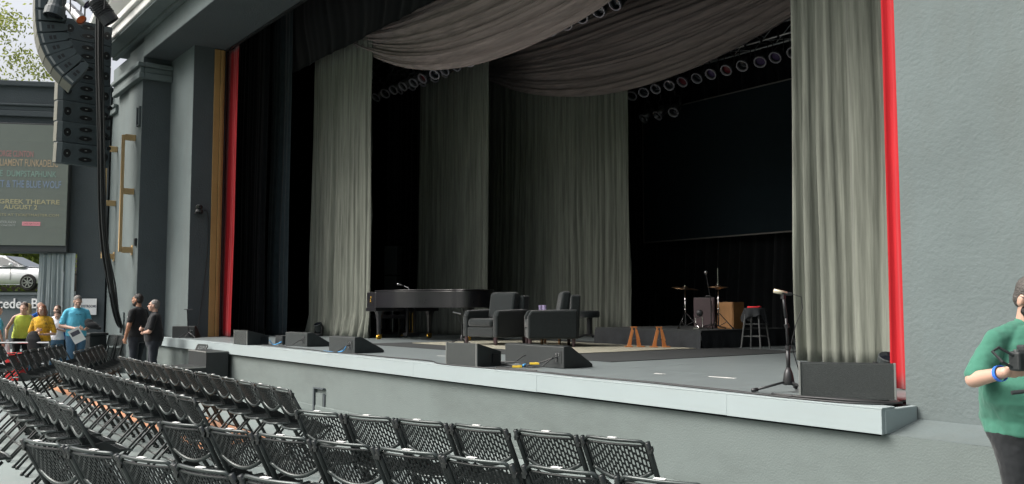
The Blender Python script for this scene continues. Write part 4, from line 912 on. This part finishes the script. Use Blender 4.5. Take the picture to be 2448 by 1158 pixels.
spot(-20.0, 3.30, 7.55, Vector((.1, -.2, -1)), .20, .45, 'array_paint', 'lens_dark', 'dark teal spotlight between the two loudspeaker arrays')
tr = thing('rigging_truss', 'metal rigging truss above the loudspeaker arrays', 'truss', (-20.2, 3.9, 10.2), R(30))
for dy in (-.2, .2):
    for dz in (-.2, .2): MB().cyl((-3.2, dy, dz), (3.2, dy, dz), .03, n=8).build('chord', 'metal', tr)
lt = MB()
for i in range(12):
    for dy in (-.2, .2): lt.cyl((-3.1+i*.52, dy, -.2), (-2.84+i*.52, dy, .2), .015, n=5).cyl((-2.84+i*.52, dy, .2), (-2.58+i*.52, dy, -.2), .015, n=5)
lt.build('lattice', 'metal', tr)

# steps to the stage
stp = thing('stage_steps', 'black two-step wooden steps against the stage front', 'steps', (-16.6, 5.35, 0))
for nm, (y0, y1, h) in (('lower_step', (-.62, -.03, .50)), ('upper_step', (-.028, .375, .77))):
    o = MB().b2(-.5, .5, y0, y1, 0, h-.02).build(nm, 'case_black', stp, bevel=.004); MB().b2(-.5, .5, y0, y1, h-.0195, h).build('tread', 'speaker_black', o)
    MB().b2(-.503, .503, y0-.008, y0+.012, h-.016, h+.004).build('nosing', 'case_edge', o); MB().b2(.485, .506, y0, y1, h-.016, h+.004).build('edge_strip', 'case_edge', o)
# folded chairs leaning
def folded(x, y, z, rz, lean, label):
    t = thing('folded_chair', label, 'chair', (x, y, z), rz, 'folded black chairs leaning upright'); t.rotation_euler = (lean, 0, rz)
    for s in (-1, 1):
        MB().cyl((s*.215, 0, 0), (s*.205, 0, .90), .016, n=8).build('front_leg', 'chair_metal', t); MB().cyl((s*.18, .03, .02), (s*.18, .03, .72), .014, n=8).build('rear_leg', 'chair_metal', t)
    bb = slotted('backrest', 'chair_plastic', lambda u, v: Vector((-.19+.38*u, -.01, v)), lambda u: .70-.05*(1-(2*u-1)**2), lambda u: .9, 14, .045); bb.build('backrest', 'chair_plastic', t, solid=.006)
    bb = slotted('seat', 'chair_plastic', lambda u, v: Vector((-.18+.36*u, .045, v)), lambda u: .22, lambda u: .62, 14, .05); bb.build('seat', 'chair_plastic', t, solid=.006)
    MB().tube([(-.205, 0, .88), (-.18, 0, .915), (.18, 0, .915), (.205, 0, .88)], .014, n=6).build('top_rail', 'chair_edge', t); MB().cyl((-.2, 0, .18), (.2, 0, .18), .009, n=6).build('stretcher', 'chair_metal', t); return t
folded(-17.22, 5.30, 0.0, R(8), R(-22), 'folded black chair leaning on the stage front by the steps')
folded(-22.62, 5.22, 0, R(10), R(-14), 'folded black chair leaning on the plinth, nearest the wall box')
folded(-22.80, 5.14, 0, R(14), R(-12), 'folded black chair leaning on the plinth, left one of the pair')
# waste bin, paper sign
t = thing('waste_bin', 'tall black waste bin standing against the wing wall', 'bin', (-23.12, 4.92, 0), .4)
MB().box((0, 0, .45), (.42, .42, .86), taper=1.08).build('body', 'case_black', t, bevel=.02); MB().b2(-.25, .25, -.25, .25, .885, .95).build('lid', 'case_black', t, bevel=.015)
sg = thing('paper_sign', 'white paper sign taped to the wing wall behind the man in cyan', 'sign', wl(-.36, -.068, 1.36), wr)
MB().b2(-.21, .19, -.004, .004, 0, .42).build('sheet', 'paper', sg); text('RESTROOMS', 'lettering', 'print_ink', sg, Matrix.Translation((0, -.007, .22)) @ Matrix.Rotation(PI/2, 4, 'X'), .09, .001, .36, .002)
# curtain in the doorway
a = wl(-1.62, .05, 0); b_ = wl(-.98, -.05, 0)
drape('doorway_curtain', 'pipe_drape', (a.x, a.y), (b_.x, b_.y), .03, 2.95, 4, .07, 41, 'blue-grey curtain gathered at the side of the doorway', flare=.25)
a = wl(-1.0, -.03, 0); b_ = wl(-.70, -.09, 0)
drape('doorway_curtain', 'fascia_paint', (a.x, a.y), (b_.x, b_.y), .03, 2.95, 1, .03, 42, 'pale narrow curtain strip beside the doorway jamb')
# car on its display stand with the sign in front
dst = thing('display_stand', 'grey display stand with raised brand lettering below the white car', 'sign', (-37.6, 5.3, 0), R(52.8))
MB().b2(-6, 6, 0, .25, 0, 2.08).build('sign_board', 'sign_paint', dst, bevel=.02); MB().b2(-6, 6, 3.0, 6.2, 0, 2.19).build('platform', 'concrete', dst); MB().b2(-6, 6, .26, 2.9, 0, 1.8).build('planter', 'planting', dst)
text('Mercedes-Benz', 'lettering', 'letter_white', dst, Matrix.Translation((.05, -.04, 1.66)) @ Matrix.Rotation(PI/2, 4, 'X'), .52, .03, 2.95, .004)
MB().b2(-6, 6, -.06, -.002, 2.0, 2.085).build('cap_strip', 'sign_paint', dst)
def car(x, y, z, rz):
    t = thing('parked_car', 'white sedan displayed on the stand beyond the doorway', 'car', (x, y, z), rz)
    # local x = forward; stations along the length: (x, z sill, z belt, half width)
    st_ = [(-2.35, .45, .75, .62), (-2.25, .32, .92, .80), (-1.6, .28, 1.0, .88), (-.4, .27, 1.0, .91), (.9, .27, .97, .91), (1.6, .28, .90, .88), (2.15, .32, .78, .80), (2.33, .42, .62, .62)]
    b = MB(); n = 9
    for (sx, z0, z1, hw) in st_:
        ring = []
        for k in range(n):
            u = k/(n-1)*PI; ring.append((sx, -hw*math.copysign(abs(math.cos(u))**.35, math.cos(u)), z0+(z1-z0)*(math.sin(u)**.55)))
        b.v += ring
    for i in range(len(st_)-1):
        for k in range(n-1): b.f.append((i*n+k, i*n+k+1, (i+1)*n+k+1, (i+1)*n+k))
        b.f.append((i*n+n-1, i*n, (i+1)*n, (i+1)*n+n-1))
    b.f += [tuple(range(n-1, -1, -1)), tuple(range((len(st_)-1)*n, len(st_)*n))]
    b.build('body', 'car_paint', t, smooth=True)
    ca = [(-1.75, .98, .74, .98), (-1.0, .98, .70, 1.36), (-.2, .98, .68, 1.44), (.3, .98, .68, 1.40), (1.25, .96, .76, .97)]
    b = MB()
    for (sx, z0, hw, zt) in ca: b.v += [(sx, -.84, .95), (sx, -hw*.86, zt-.04), (sx, -hw*.6, zt), (sx, hw*.6, zt), (sx, hw*.86, zt-.04), (sx, .84, .95)]
    for i in range(4):
        for k in range(5): b.f.append((i*6+k, i*6+k+1, (i+1)*6+k+1, (i+1)*6+k))
    b.build('roof', 'car_paint', t, smooth=False)
    for sy in (-1, 1):
        for poly in ([(-1.35, 1.0), (-.95, 1.31), (-.42, 1.38), (-.42, 1.0)], [(-.36, 1.0), (-.36, 1.38), (.25, 1.34), (.98, 1.02), (.98, 1.0)]):
            b = MB(); vs = []
            for (px, pz) in poly: vs.append((px, sy*(.855-.235*(pz-.95)/.45*.98), pz))
            for (px, pz) in poly: vs.append((px, sy*(.835-.235*(pz-.95)/.45*.98), pz))
            m_ = len(poly); b.add(vs, [tuple(range(m_)), tuple(range(2*m_-1, m_-1, -1))]+[(i, (i+1) % m_, m_+(i+1) % m_, m_+i) for i in range(m_)]); b.build('side_window', 'car_glass', t)
        MB().ell((.78, sy*1.0, 1.03), (.07, .10, .07)).build('mirror', 'car_paint', t, smooth=True); MB().ell((2.1, sy*.68, .66), (.22, .14, .09)).build('headlight', 'ivory', t, smooth=True)
        MB().box((-.1, sy*.915, .80), (.2, .02, .03)).box((-1.05, sy*.905, .80), (.2, .02, .03)).build('door_handle', 'car_paint', t)
        MB().box((-.4, sy*.908, .70), (.012, .012, .55)).box((.72, sy*.906, .66), (.012, .012, .5)).box((-.2, sy*.909, .86), (3.2, .008, .010)).build('door_seam', 'dark_metal', t)
        for wx in (-1.42, 1.42):
            wl_ = MB().lathe([(.20, -.11), (.30, -.115), (.33, -.08), (.33, .08), (.30, .115), (.20, .11)], (0, 0, 0), 24, Matrix.Translation((wx, sy*.80, .33)) @ Matrix.Rotation(PI/2, 4, 'X')).build('wheel', 'tyre', t, smooth=False)
            rm = MB()
            for k in range(7): q = k*2*PI/7; rm.box((0, 0, 0), (.05, .012, .2), T=Matrix.Translation((wx, sy*.92, .33)) @ Matrix.Rotation(q, 4, 'Y') @ Matrix.Translation((0, 0, .11)))
            rm.cyl((wx, sy*.91, .33), (wx, sy*.93, .33), .06, n=12); rm.lathe([(.195, -.02), (.225, -.02), (.225, .02), (.195, .02)], (0, 0, 0), 24, Matrix.Translation((wx, sy*.915, .33)) @ Matrix.Rotation(PI/2, 4, 'X'), caps=False); rm.build('rim', 'rim', wl_)
    b = MB(); b.add([(.36, -.60, 1.40), (.36, .60, 1.40), (1.22, .78, .985), (1.22, -.78, .985), (.34, -.60, 1.385), (.34, .60, 1.385), (1.2, .78, .97), (1.2, -.78, .97)], [(0, 1, 2, 3), (7, 6, 5, 4), (0, 4, 5, 1), (1, 5, 6, 2), (2, 6, 7, 3), (3, 7, 4, 0)]); b.build('windscreen', 'car_glass', t)
    return t
wc = Vector((-40.29, 6.515, 2.19)) - rv*1.42 - (-fv)*.0
car(wc.x, wc.y, 2.19, R(52.8))

# trees beyond the wing wall
def tree(x, y, h, cr, cz_, seed, label, n=2600, m='leaf', leaf=.16, sparse=.55):
    t = thing('tree', label, 'tree', (x, y, 0), 0, 'trees beyond the wing wall'); r = random.Random(seed)
    tk = MB(); tk.tube([(0, 0, 0), (.1, 0, h*.3), (-.05, .1, h*.55), (.05, 0, h*.8)], [.28, .22, .15, .05], n=8)
    tips = []
    for k in range(9):
        a = r.uniform(0, 6.28); z = h*r.uniform(.35, .75); e = Vector((math.cos(a)*cr*r.uniform(.5, .9), math.sin(a)*cr*r.uniform(.5, .9), z+h*r.uniform(.05, .25)))
        tk.tube([(0, .05, z), Vector((0, 0, z))*.4+e*.6-Vector((0, 0, h*.0)), e], [.09, .06, .02], n=6); tips.append(e)
    tk.build('trunk', 'bark', t, smooth=True)
    cl = []
    for k in range(60):
        while True:
            p = Vector((r.uniform(-1, 1), r.uniform(-1, 1), r.uniform(-1, 1)))
            if .25 < p.length < 1: break
        cl.append(Vector((p.x*cr, p.y*cr, h*.68+p.z*h*.38)))
    b = MB()
    for k in range(n):
        c = r.choice(cl); p = c+Vector((r.gauss(0, .45), r.gauss(0, .45), r.gauss(0, .35))); s = leaf*r.uniform(.6, 1.4)
        u = Vector((r.uniform(-1, 1), r.uniform(-1, 1), r.uniform(-1, 1))).normalized(); v = u.orthogonal().normalized()
        b.add([p-u*s, p-v*s*.45, p+u*s, p+v*s*.45], [(0, 1, 2, 3)])
    b.build('crown', m, t); return t
tree(-45.8, 3.9, 16, 3.4, 0, 51, 'pale leafy tree rising above the wing wall at the left edge', 7000, 'leaf_pale', .09)
tree(-52, 2.5, 15, 4.2, 0, 52, 'second tree behind the wing wall, farther left', 6000, 'leaf_pale', .11)
tree(-58, 9.5, 8.5, 3.6, 0, 53, 'low dark green tree beyond the white car', 3800, 'leaf', .2)
tree(-55, 6.0, 7.5, 3.2, 0, 54, 'bushy green tree behind the roof of the white car', 3600, 'leaf', .2)
tree(-62, 5.0, 9, 4.2, 0, 55, 'tree farthest behind the white car', 3600, 'leaf', .22)

# ================================================================== PEOPLE
WR = bpy.data.textures.new('wrinkle', 'CLOUDS'); WR.noise_scale = .11; WR.noise_depth = 2
HR = bpy.data.textures.new('strands', 'CLOUDS'); HR.noise_scale = .02
def remesh(o, vox, sm=4):
    d = o.modifiers.new('remesh', 'REMESH'); d.mode = 'VOXEL'; d.voxel_size = vox; d.use_smooth_shade = True
    if sm: d = o.modifiers.new('smooth', 'SMOOTH'); d.iterations = sm; d.factor = .5
def loft(b, rings, n=36):
    """rings: (cx, cy, z, rx, ry)"""
    k = len(b.v)
    for (cx, cy, z, rx, ry) in rings:
        for i in range(n):
            t = 2*PI*i/n; c, s = math.cos(t), math.sin(t)
            b.v.append((cx+rx*math.copysign(abs(c)**.85, c), cy+ry*math.copysign(abs(s)**.85, s), z))
    for j in range(len(rings)-1):
        for i in range(n): b.f.append((k+j*n+i, k+j*n+(i+1) % n, k+(j+1)*n+(i+1) % n, k+(j+1)*n+i))
    m = len(rings)-1; b.f += [tuple(range(k+n-1, k-1, -1)), tuple(range(k+m*n, k+(m+1)*n))]
def hand(b, w_, d, nrm, side, s=1.0, curl=.6):
    w_ = Vector(w_); d = Vector(d).normalized(); nrm = (Vector(nrm)-d*Vector(nrm).dot(d)).normalized(); sd = d.cross(nrm)*side
    Q = Matrix((tuple(sd), tuple(d), tuple(nrm))).transposed().to_4x4()
    b.ell(w_+d*.05*s, (.041*s, .055*s, .017*s), 12, 8, Q)
    for i, L in enumerate((.070, .080, .074, .058)):
        p0 = w_+d*.085*s+sd*(i-1.5)*.0205*s*-1
        p1 = p0+(d*math.cos(curl)+nrm*math.sin(curl))*L*.55*s; p2 = p1+(d*math.cos(curl*2.1)+nrm*math.sin(curl*2.1))*L*.5*s
        b.cap(p0, p1, .0098*s, .009*s, 8); b.cap(p1, p2, .009*s, .0078*s, 8)
    t0 = w_+d*.025*s+sd*.03*s; t1 = t0+(d*.6+sd*.6+nrm*.35).normalized()*.042*s; t2 = t1+(d*.9+sd*.1+nrm*.5).normalized()*.032*s
    b.cap(t0, t1, .013*s, .011*s, 8); b.cap(t1, t2, .011*s, .009*s, 8)
def person(x, y, rz, label, H=1.75, arms=None, top='cloth_black', sleeve=.5, bottom='cloth_black', skin='skin', hair='hair_black', hairstyle='short', beard=None, girth=1.0, belly=0.0, lean=0.0, look=(0, 0), vox=.011, collar=True, shoes='cloth_black', female=False, z=0.0, curl=.7, stride=.08):
    """local: faces +y, x to the person's right. arms = {side: (elbow, wrist, hand direction, palm normal)}; side +1 right, -1 left"""
    k = H/1.75; g_ = girth
    root = bpy.data.objects.new('person', None)
    SW = .185*(.9 if female else 1)*(.6+.4*g_)
    hz = .93
    def bend(p):                                   # lean the trunk forward about the hips
        p = Vector(p); q = p-Vector((0, 0, hz)); q.rotate(Matrix.Rotation(-lean, 3, 'X').to_euler()); return q+Vector((0, 0, hz))
    hd_c = Vector((0, .025, 1.635))
    def head_t(p):
        q = Vector(p)-Vector((0, 0, 1.53)); q.rotate(Matrix.Rotation(look[0], 3, 'Z').to_euler()); ax = Vector((math.cos(look[0]), math.sin(look[0]), 0)); q.rotate(Matrix.Rotation(-look[1], 3, ax).to_euler()); return bend(q+Vector((0, 0, 1.53)))
    arms = arms or {}
    def arm(side):
        sh = bend((side*SW, -.005, 1.395)); a = arms.get(side)
        if a: return sh, Vector(a[0]), Vector(a[1]), Vector(a[2]), Vector(a[3])
        return sh, bend((side*(SW+.06*g_+.02), -.02, 1.13)), bend((side*(SW+.05*g_), .08, .88)), Vector((0, .15, -1)), Vector((-side, .2, 0))
    tor = [(0, .0, .80, .145*g_, .105*g_), (0, 0, .88, .168*g_, .125*g_+belly*.15), (0, .0, .96, .165*g_, .12*g_+belly*.4), (0, belly*.25, 1.06, (.145 if female else .155)*g_+belly*.3, .112*g_+belly*.55), (0, belly*.22, 1.16, (.14 if female else .158)*g_+belly*.25, .112*g_+belly*.45), (0, belly*.05+(.015 if female else 0), 1.27, .160*(.6+.4*g_)+belly*.1, .118*(.5+.5*g_)), (0, 0, 1.37, .165*(.7+.3*g_), .105*(.6+.4*g_)), (0, -.01, 1.435, .135, .085), (0, -.005, 1.475, .075, .065)]
    def torso(b, inf, z0, z1):
        rs = []
        for (cx, cy, z_, rx, ry) in tor:
            if z0-.001 <= z_ <= z1+.001: rs.append((cx, cy, z_, rx+inf, ry+inf))
        k0 = len(b.v); loft(b, rs)
        for i in range(k0, len(b.v)): b.v[i] = tuple(bend(b.v[i]))
    legs = [(s, Vector((s*.088*g_, 0, .88)), Vector((s*.095*g_, .025+stride*.4*s, .49)), Vector((s*.10*g_, -.02+stride*s, .085))) for s in (-1, 1)]
    parts = {}
    b = MB()                                        # the body: one continuous skin
    hb = MB(); hb.ell(hd_c+Vector((0, -.015, .03)), (.076, .095, .092)); hb.ell(hd_c+Vector((0, .03, -.045)), (.060, .066, .078)); hb.ell(hd_c+Vector((0, .065, -.085)), (.032, .028, .028)); hb.ell(hd_c+Vector((0, .103, -.015)), (.014, .022, .024)); hb.ell(hd_c+Vector((0, .088, .035)), (.055, .018, .014)); hb.ell(hd_c+Vector((0, .092, -.058)), (.026, .012, .010))
    for s in (-1, 1): hb.ell(hd_c+Vector((s*.078, -.008, -.008)), (.012, .022, .034)); hb.ell(hd_c+Vector((s*.045, .065, -.02)), (.022, .02, .022))
    hb.v = [tuple(head_t(p)) for p in hb.v]; b.add(hb.v, hb.f)
    b.cap(bend((0, -.015, 1.42)), head_t((0, 0, 1.58)), .058, .052)
    torso(b, 0, .8, 1.48)
    for s in (-1, 1):
        sh, el, wr_, hd_, pn_ = arm(s); q = (.9 if female else 1)*(.75+.25*g_)
        b.cap(bend((s*.05, -.015, 1.455)), sh, .045, .050*q); b.cap(sh, el, .050*q, .043*q); b.cap(el, wr_, .042*q, .027*q); hand(b, wr_, hd_, pn_, s, 1.0, curl)
    for s, hp_, kn, an in legs:
        b.cap(hp_, kn, .078*g_, .054); b.cap(kn, an, .052, .038); b.cap(an+Vector((0, -.03, -.035)), an+Vector((0, .13, -.055)), .042, .032)
    parts['body'] = (b, skin, vox, 3)
    b = MB(); torso(b, .016, .88, 1.48)
    for s in (-1, 1):
        sh, el, wr_, hd_, pn_ = arm(s); q = .75+.25*g_
        if sleeve > 0:
            L0 = sh.lerp(el, min(1, sleeve*1.4)); b.cap(bend((s*.055, -.015, 1.452)), sh, .052, .059*q); b.cap(sh, L0, .059*q, .062*q)
            if sleeve > .75: b.cap(el, el.lerp(wr_, .95), .054*q, .042*q); b.cap(sh, el, .059*q, .055*q)
        else: b.cap(sh+Vector((-s*.045, 0, .01)), sh+Vector((-s*.05, 0, -.03)), .056, .05)
    if collar: b.cap(bend((0, -.012, 1.45)), bend((0, -.004, 1.487)), .066, .060)
    parts['shirt'] = (b, top, vox, 12)
    b = MB(); 
    rs = [(0, 0, .78, .155*g_, .115*g_), (0, 0, .88, .180*g_, .132*g_+belly*.1), (0, 0, .985, .172*g_, .125*g_+belly*.2)]; loft(b, rs)
    for s, hp_, kn, an in legs: b.cap(hp_, kn, .094*g_, .070*(.6+.4*g_)); b.cap(kn, an+Vector((0, 0, -.03)), .069*(.6+.4*g_), .060)
    parts['trousers'] = (b, bottom, vox, 12)
    b = MB()
    for s, hp_, kn, an in legs: b.cap(an+Vector((0, -.035, -.042)), an+Vector((0, .14, -.05)), .046, .037); 
    parts['shoes'] = (b, shoes, .012, 1)
    hb = MB()
    if hairstyle != 'bald':
        hb.ell(hd_c+Vector((0, -.028, .045)), (.083, .096, .088)); hb.ell(hd_c+Vector((0, -.055, -.005)), (.078, .062, .075))
        if hairstyle == 'long': hb.ell(hd_c+Vector((0, -.055, -.07)), (.10, .065, .12)); [hb.ell(hd_c+Vector((s*.078, .01, -.05)), (.028, .05, .10)) for s in (-1, 1)]
        if hairstyle == 'bun': hb.ell(hd_c+Vector((0, -.13, .03)), (.045, .045, .045))
    else:
        hb.ell(hd_c+Vector((0, -.06, -.005)), (.081, .052, .06))
    hb.v = [tuple(head_t(p)) for p in hb.v]; parts['hair'] = (hb, hair, .009, 2)
    if beard:
        hb = MB(); hb.ell(hd_c+Vector((0, .045, -.082)), (.055, .056, .05)); hb.ell(hd_c+Vector((0, .01, -.06)), (.072, .04, .045)); hb.v = [tuple(head_t(p)) for p in hb.v]; parts['beard'] = (hb, beard, .009, 2)
    body = None
    for nm, (mb, m_, vx, sm) in parts.items():
        wr = .022 if nm in ('shirt', 'trousers') else (.006 if nm in ('hair', 'beard') else 0)
        mb.v = [tuple(Vector(p)*k) for p in mb.v]
        o = mb.build('person' if nm == 'body' else nm, m_, body, smooth=True); remesh(o, vx, sm)
        if wr: d = o.modifiers.new('wrinkle', 'DISPLACE'); d.texture = WR if nm in ('shirt', 'trousers') else HR; d.strength = wr; d.mid_level = .5
        if nm == 'body':
            body = o; o.location = (x, y, z); o.rotation_euler = (0, 0, rz); tag(o, label, 'person')
    bpy.data.objects.remove(root)
    body['k'] = k
    return body, head_t, k
def face_to(v): return math.atan2(-v.x, v.y)       # rz so that local +y points along v
# two stewards in black by the stage corner
g1, ht, kk = person(-19.85, 5.10, face_to(-rv-fv*-.25), 'bearded man in black polo shirt and dark trousers looking left', 1.84, top='cloth_black', bottom='cloth_navy', skin='skin_tan', hair='hair_black', beard='hair_black', girth=1.22, belly=.05, look=(.15, 0))
MB().box((-.07*kk, (.135+.02)*kk*1.15, 1.30*kk), (.05, .006, .03)).build('badge', 'tape_white', g1)
g2, ht, kk = person(-19.05, 5.22, face_to(-rv*.9-fv*.25), 'balding man in black polo shirt standing with folded arms', 1.71, arms={1: (Vector((.27, .05, 1.12)), Vector((.02, .27, 1.14)), Vector((-1, .1, .1)), Vector((0, -1, 0))), -1: (Vector((-.27, .06, 1.10)), Vector((.0, .24, 1.06)), Vector((1, .1, .05)), Vector((0, -1, 0)))}, top='cloth_black', bottom='cloth_navy', skin='skin', hair='hair_grey', hairstyle='short', girth=1.25, belly=.06, sleeve=.55)
MB().box((.20*kk, .02, .95*kk), (.06, .09, .11)).build('radio_pouch', 'case_black', g2)
# man in cyan reading a paper
bm, ht, kk = person(-21.75, 4.28, face_to(-fv*.75+rv*.55), 'man in cyan T-shirt and jeans reading a sheet of paper', 1.83, arms={1: (Vector((.30, -.02, 1.10)), Vector((.08, .27, 1.05)), Vector((-.8, .4, .0)), Vector((0, -.3, 1))), -1: (Vector((-.28, -.02, 1.10)), Vector((-.12, .25, 1.02)), Vector((.5, .6, 0)), Vector((0, -.3, 1)))}, top='cloth_cyan', bottom='denim', hair='hair_grey', girth=1.12, belly=.02, look=(0, .45), collar=False, sleeve=.55, shoes='cloth_grey')
pp = thing('paper_sheet', 'white printed sheet held by the man in cyan', 'paper', Vector((-21.75, 4.28, 0))+(-fv*.75+rv*.55).normalized()*.36+Vector((0, 0, .86)), face_to(-fv*.9+rv*.3))
MB().box((0, 0, .1), (.24, .004, .33), T=Matrix.Rotation(R(28), 4, 'Y') @ Matrix.Rotation(R(-18), 4, 'X')).build('sheet', 'paper', pp); MB().box((0, .004, .16), (.18, .003, .1), T=Matrix.Rotation(R(28), 4, 'Y') @ Matrix.Rotation(R(-18), 4, 'X')).build('printed_block', 'print_ink', pp)
jk = MB(); jk.ell((0, 0, 0), (.17, .10, .085)); jk.ell((.13, .02, -.02), (.10, .07, .05)); jk.ell((-.08, 0, .04), (.10, .08, .08)); jo = jk.build('black_jacket', 'cloth_black', smooth=True); remesh(jo, .014, 3)
jo.location = Vector((-21.75, 4.28, 1.17))+rv*.38-fv*.08; jo.rotation_euler = (0, .3, R(50)); tag(jo, 'black folded jacket over the arm of the man in cyan', 'jacket')
sgl = MB(); f_ = .155
for s in (-1, 1): sgl.lathe([(.022, -.004), (.03, 0), (.022, .004)], (s*.035, f_*1.25, 1.34*kk), 12, None)
sgl.build('sunglasses', 'lens_dark', bm)
person(-23.05, 4.20, face_to(rv*.3-fv), 'person in royal blue shirt half hidden behind the man in cyan', 1.62, top='cloth_royal', bottom='cloth_navy', hair='hair_brown', girth=1.15, lean=R(35), vox=.013)
# group in the doorway
lm, ht, kk = person(-22.55, 3.32, face_to(rv*.55-fv*.8), 'woman in lime sleeveless top leaning forward on one arm', 1.72, arms={1: (Vector((.30, .06, 1.10)), Vector((.32, .20, .86)), Vector((.1, .5, -1)), Vector((0, 0, -1)))}, top='cloth_lime', sleeve=0, bottom='cloth_black', hair='hair_brown', girth=1.1, lean=R(24), look=(-.3, -.1), female=True, collar=False)
yw, ht, kk = person(-21.85, 3.62, face_to(rv*.25-fv), 'woman in yellow patterned shirt holding a dark jacket', 1.62, arms={1: (Vector((.27, .0, 1.06)), Vector((.08, .22, 1.12)), Vector((-.8, .3, .3)), Vector((0, -1, 0))), -1: (Vector((-.27, .02, 1.06)), Vector((-.1, .26, 1.05)), Vector((.6, .5, 0)), Vector((0, -.3, 1)))}, top='cloth_yellow', sleeve=.6, bottom='cloth_grey', hair='hair_red', hairstyle='long', girth=1.05, look=(-.2, .25), female=True)
jk = MB(); loft(jk, [(.03, 0, -.45, .10, .04), (.02, 0, -.25, .15, .06), (-.02, 0, -.05, .16, .065), (-.04, .02, .06, .11, .06), (-.03, .04, .13, .05, .04)]); jo = jk.build('dark_jacket', 'cloth_black', smooth=True); remesh(jo, .014, 3)
jo.location = Vector((-21.85, 3.62, .92))-fv*.27-rv*.03; jo.rotation_euler = (0, 0, R(52)); tag(jo, 'dark jacket carried by the woman in yellow', 'jacket')
person(-22.75, 4.07, face_to(rv*.1-fv), 'woman in white top standing at the edge of the doorway curtain', 1.60, arms={-1: (Vector((-.30, -.02, 1.08)), Vector((-.12, .2, 1.15)), Vector((.6, .5, .1)), Vector((0, -.3, 1)))}, top='cloth_white', bottom='denim', hair='hair_brown', girth=.95, female=True, sleeve=.45, collar=False)
person(-24.7, 3.75, face_to(-rv-fv*.3), 'blond person farther back in the doorway', 1.64, top='cloth_white', bottom='denim', hair='hair_blond', hairstyle='long', girth=1.0, female=True, vox=.013)
person(-25.3, 4.12, face_to(rv-fv*.3), 'bald man in blue shirt farther back in the doorway', 1.68, top='cloth_royal', bottom='cloth_grey', hair='hair_grey', hairstyle='bald', girth=1.1, vox=.013)
person(-22.30, 2.78, face_to(rv*.4+fv*.5), 'person in light cyan shirt cut by the left edge', 1.60, top='cloth_cyan', bottom='cloth_black', hair='hair_red', hairstyle='short', girth=1.1, female=True)
# things around them
cl = thing('red_cooler', 'red plastic crate behind the chairs beside the leaning woman', 'crate', (-21.68, 3.12, 0), R(50))
MB().b2(-.17, .17, -.15, .15, 0, .54).build('body', 'cooler_red', cl, bevel=.02); MB().b2(-.185, .185, -.165, .165, .541, .59).build('rim', 'cooler_red', cl, bevel=.01)
bg_ = MB(); loft(bg_, [(0, 0, .02, .10, .06), (0, 0, .2, .12, .08), (.01, 0, .5, .09, .06), (.02, 0, .68, .05, .03)]); bo = bg_.build('white_bag', 'paper', smooth=True); bo.location = Vector((-22.18, 2.99, .18)); tag(bo, 'white plastic bag beside the red crate', 'bag')
rl = thing('barrier_rail', 'silver barrier rail in front of the doorway group', 'barrier', (-21.75, 3.25, 0), R(52.8))
MB().cyl((-.55, 0, .80), (.55, 0, .80), .022, n=8).build('top_bar', 'metal', rl); MB().cyl((-.55, 0, .35), (.55, 0, .35), .015, n=8).build('lower_bar', 'metal', rl)
for s in (-1, 1): MB().cyl((s*.55, 0, 0), (s*.55, 0, .80), .02, n=8).build('post', 'metal', rl)
# photographer in green at the right edge
gm, ht, kk = person(-2.245, 5.345, face_to(Vector((.93, -.36, 0))), 'man in green polo shirt holding a camera before the grey wall', 1.765, arms={1: (Vector((.372, .0, 1.185)), Vector((.385, .225, 1.24)), Vector((-.9, .32, .14)), Vector((-.1, -.9, .3))), -1: (Vector((-.34, .12, 1.17)), Vector((.02, .38, 1.22)), Vector((.85, .15, .1)), Vector((.2, -.6, .7)))}, top='cloth_green', sleeve=.62, bottom='cloth_black', hair='hair_salt', beard='hair_black', girth=1.28, belly=.2, look=(-.1, .4), vox=.0062, curl=.55)
wb = MB(); w0 = Vector((.372, .0, 1.185)).lerp(Vector((.385, .225, 1.24)), .84); dd = (Vector((.385, .225, 1.24))-Vector((.372, .0, 1.185))).normalized()
wb.lathe([(.040, -.010), (.043, -.010), (.043, .010), (.040, .010), (.040, -.010)], n=20, T=Matrix.Translation(w0*kk) @ dd.to_track_quat('Z', 'Y').to_matrix().to_4x4(), caps=False); wb.build('wristband', 'band_blue', gm)
gl = MB(); 
for s in (-1, 1): gl.tube([Vector(ht((s*.082, .01, 1.652)))*kk, Vector(ht((s*.076, .12, 1.66)))*kk], .003, n=6); gl.tube([Vector(ht((s*(.035+.028*math.cos(a)), .128, 1.648+.02*math.sin(a))))*kk for a in [i*PI/5 for i in range(11)]], .003, n=5)
gl.build('spectacles', 'dark_metal', gm)
fd = Vector((.93, -.36, 0)).normalized(); sd_ = Vector((fd.y, -fd.x, 0))
cp = Vector((-2.07, 4.885, 1.315))
ca_ = thing('photo_camera', 'black camera with strap in the hands of the man in green', 'camera', cp, face_to(fd))
MB().box((0, 0, 0), (.14, .07, .10)).build('body', 'case_black', ca_, bevel=.012); MB().box((0, 0, .065), (.05, .05, .035)).build('viewfinder', 'case_black', ca_, bevel=.008); MB().cyl((0, .03, 0), (0, .12, -.01), .036, .04, 18).build('lens', 'speaker_black', ca_); MB().cyl((.05, .0, .05), (.05, 0, .06), .012, n=10).build('dial', 'metal', ca_)
MB().tube([(.07, 0, .03), (.13, -.03, .07), (.18, -.02, .05), (.16, .02, .0), (.10, .02, -.03)], .008, n=6).build('strap', 'case_black', ca_)
MB().tube([(.09, .0, -.16), (.02, .03, -.15), (-.1, .03, -.14)], .011, n=8).build('strap_end', 'case_black', ca_)
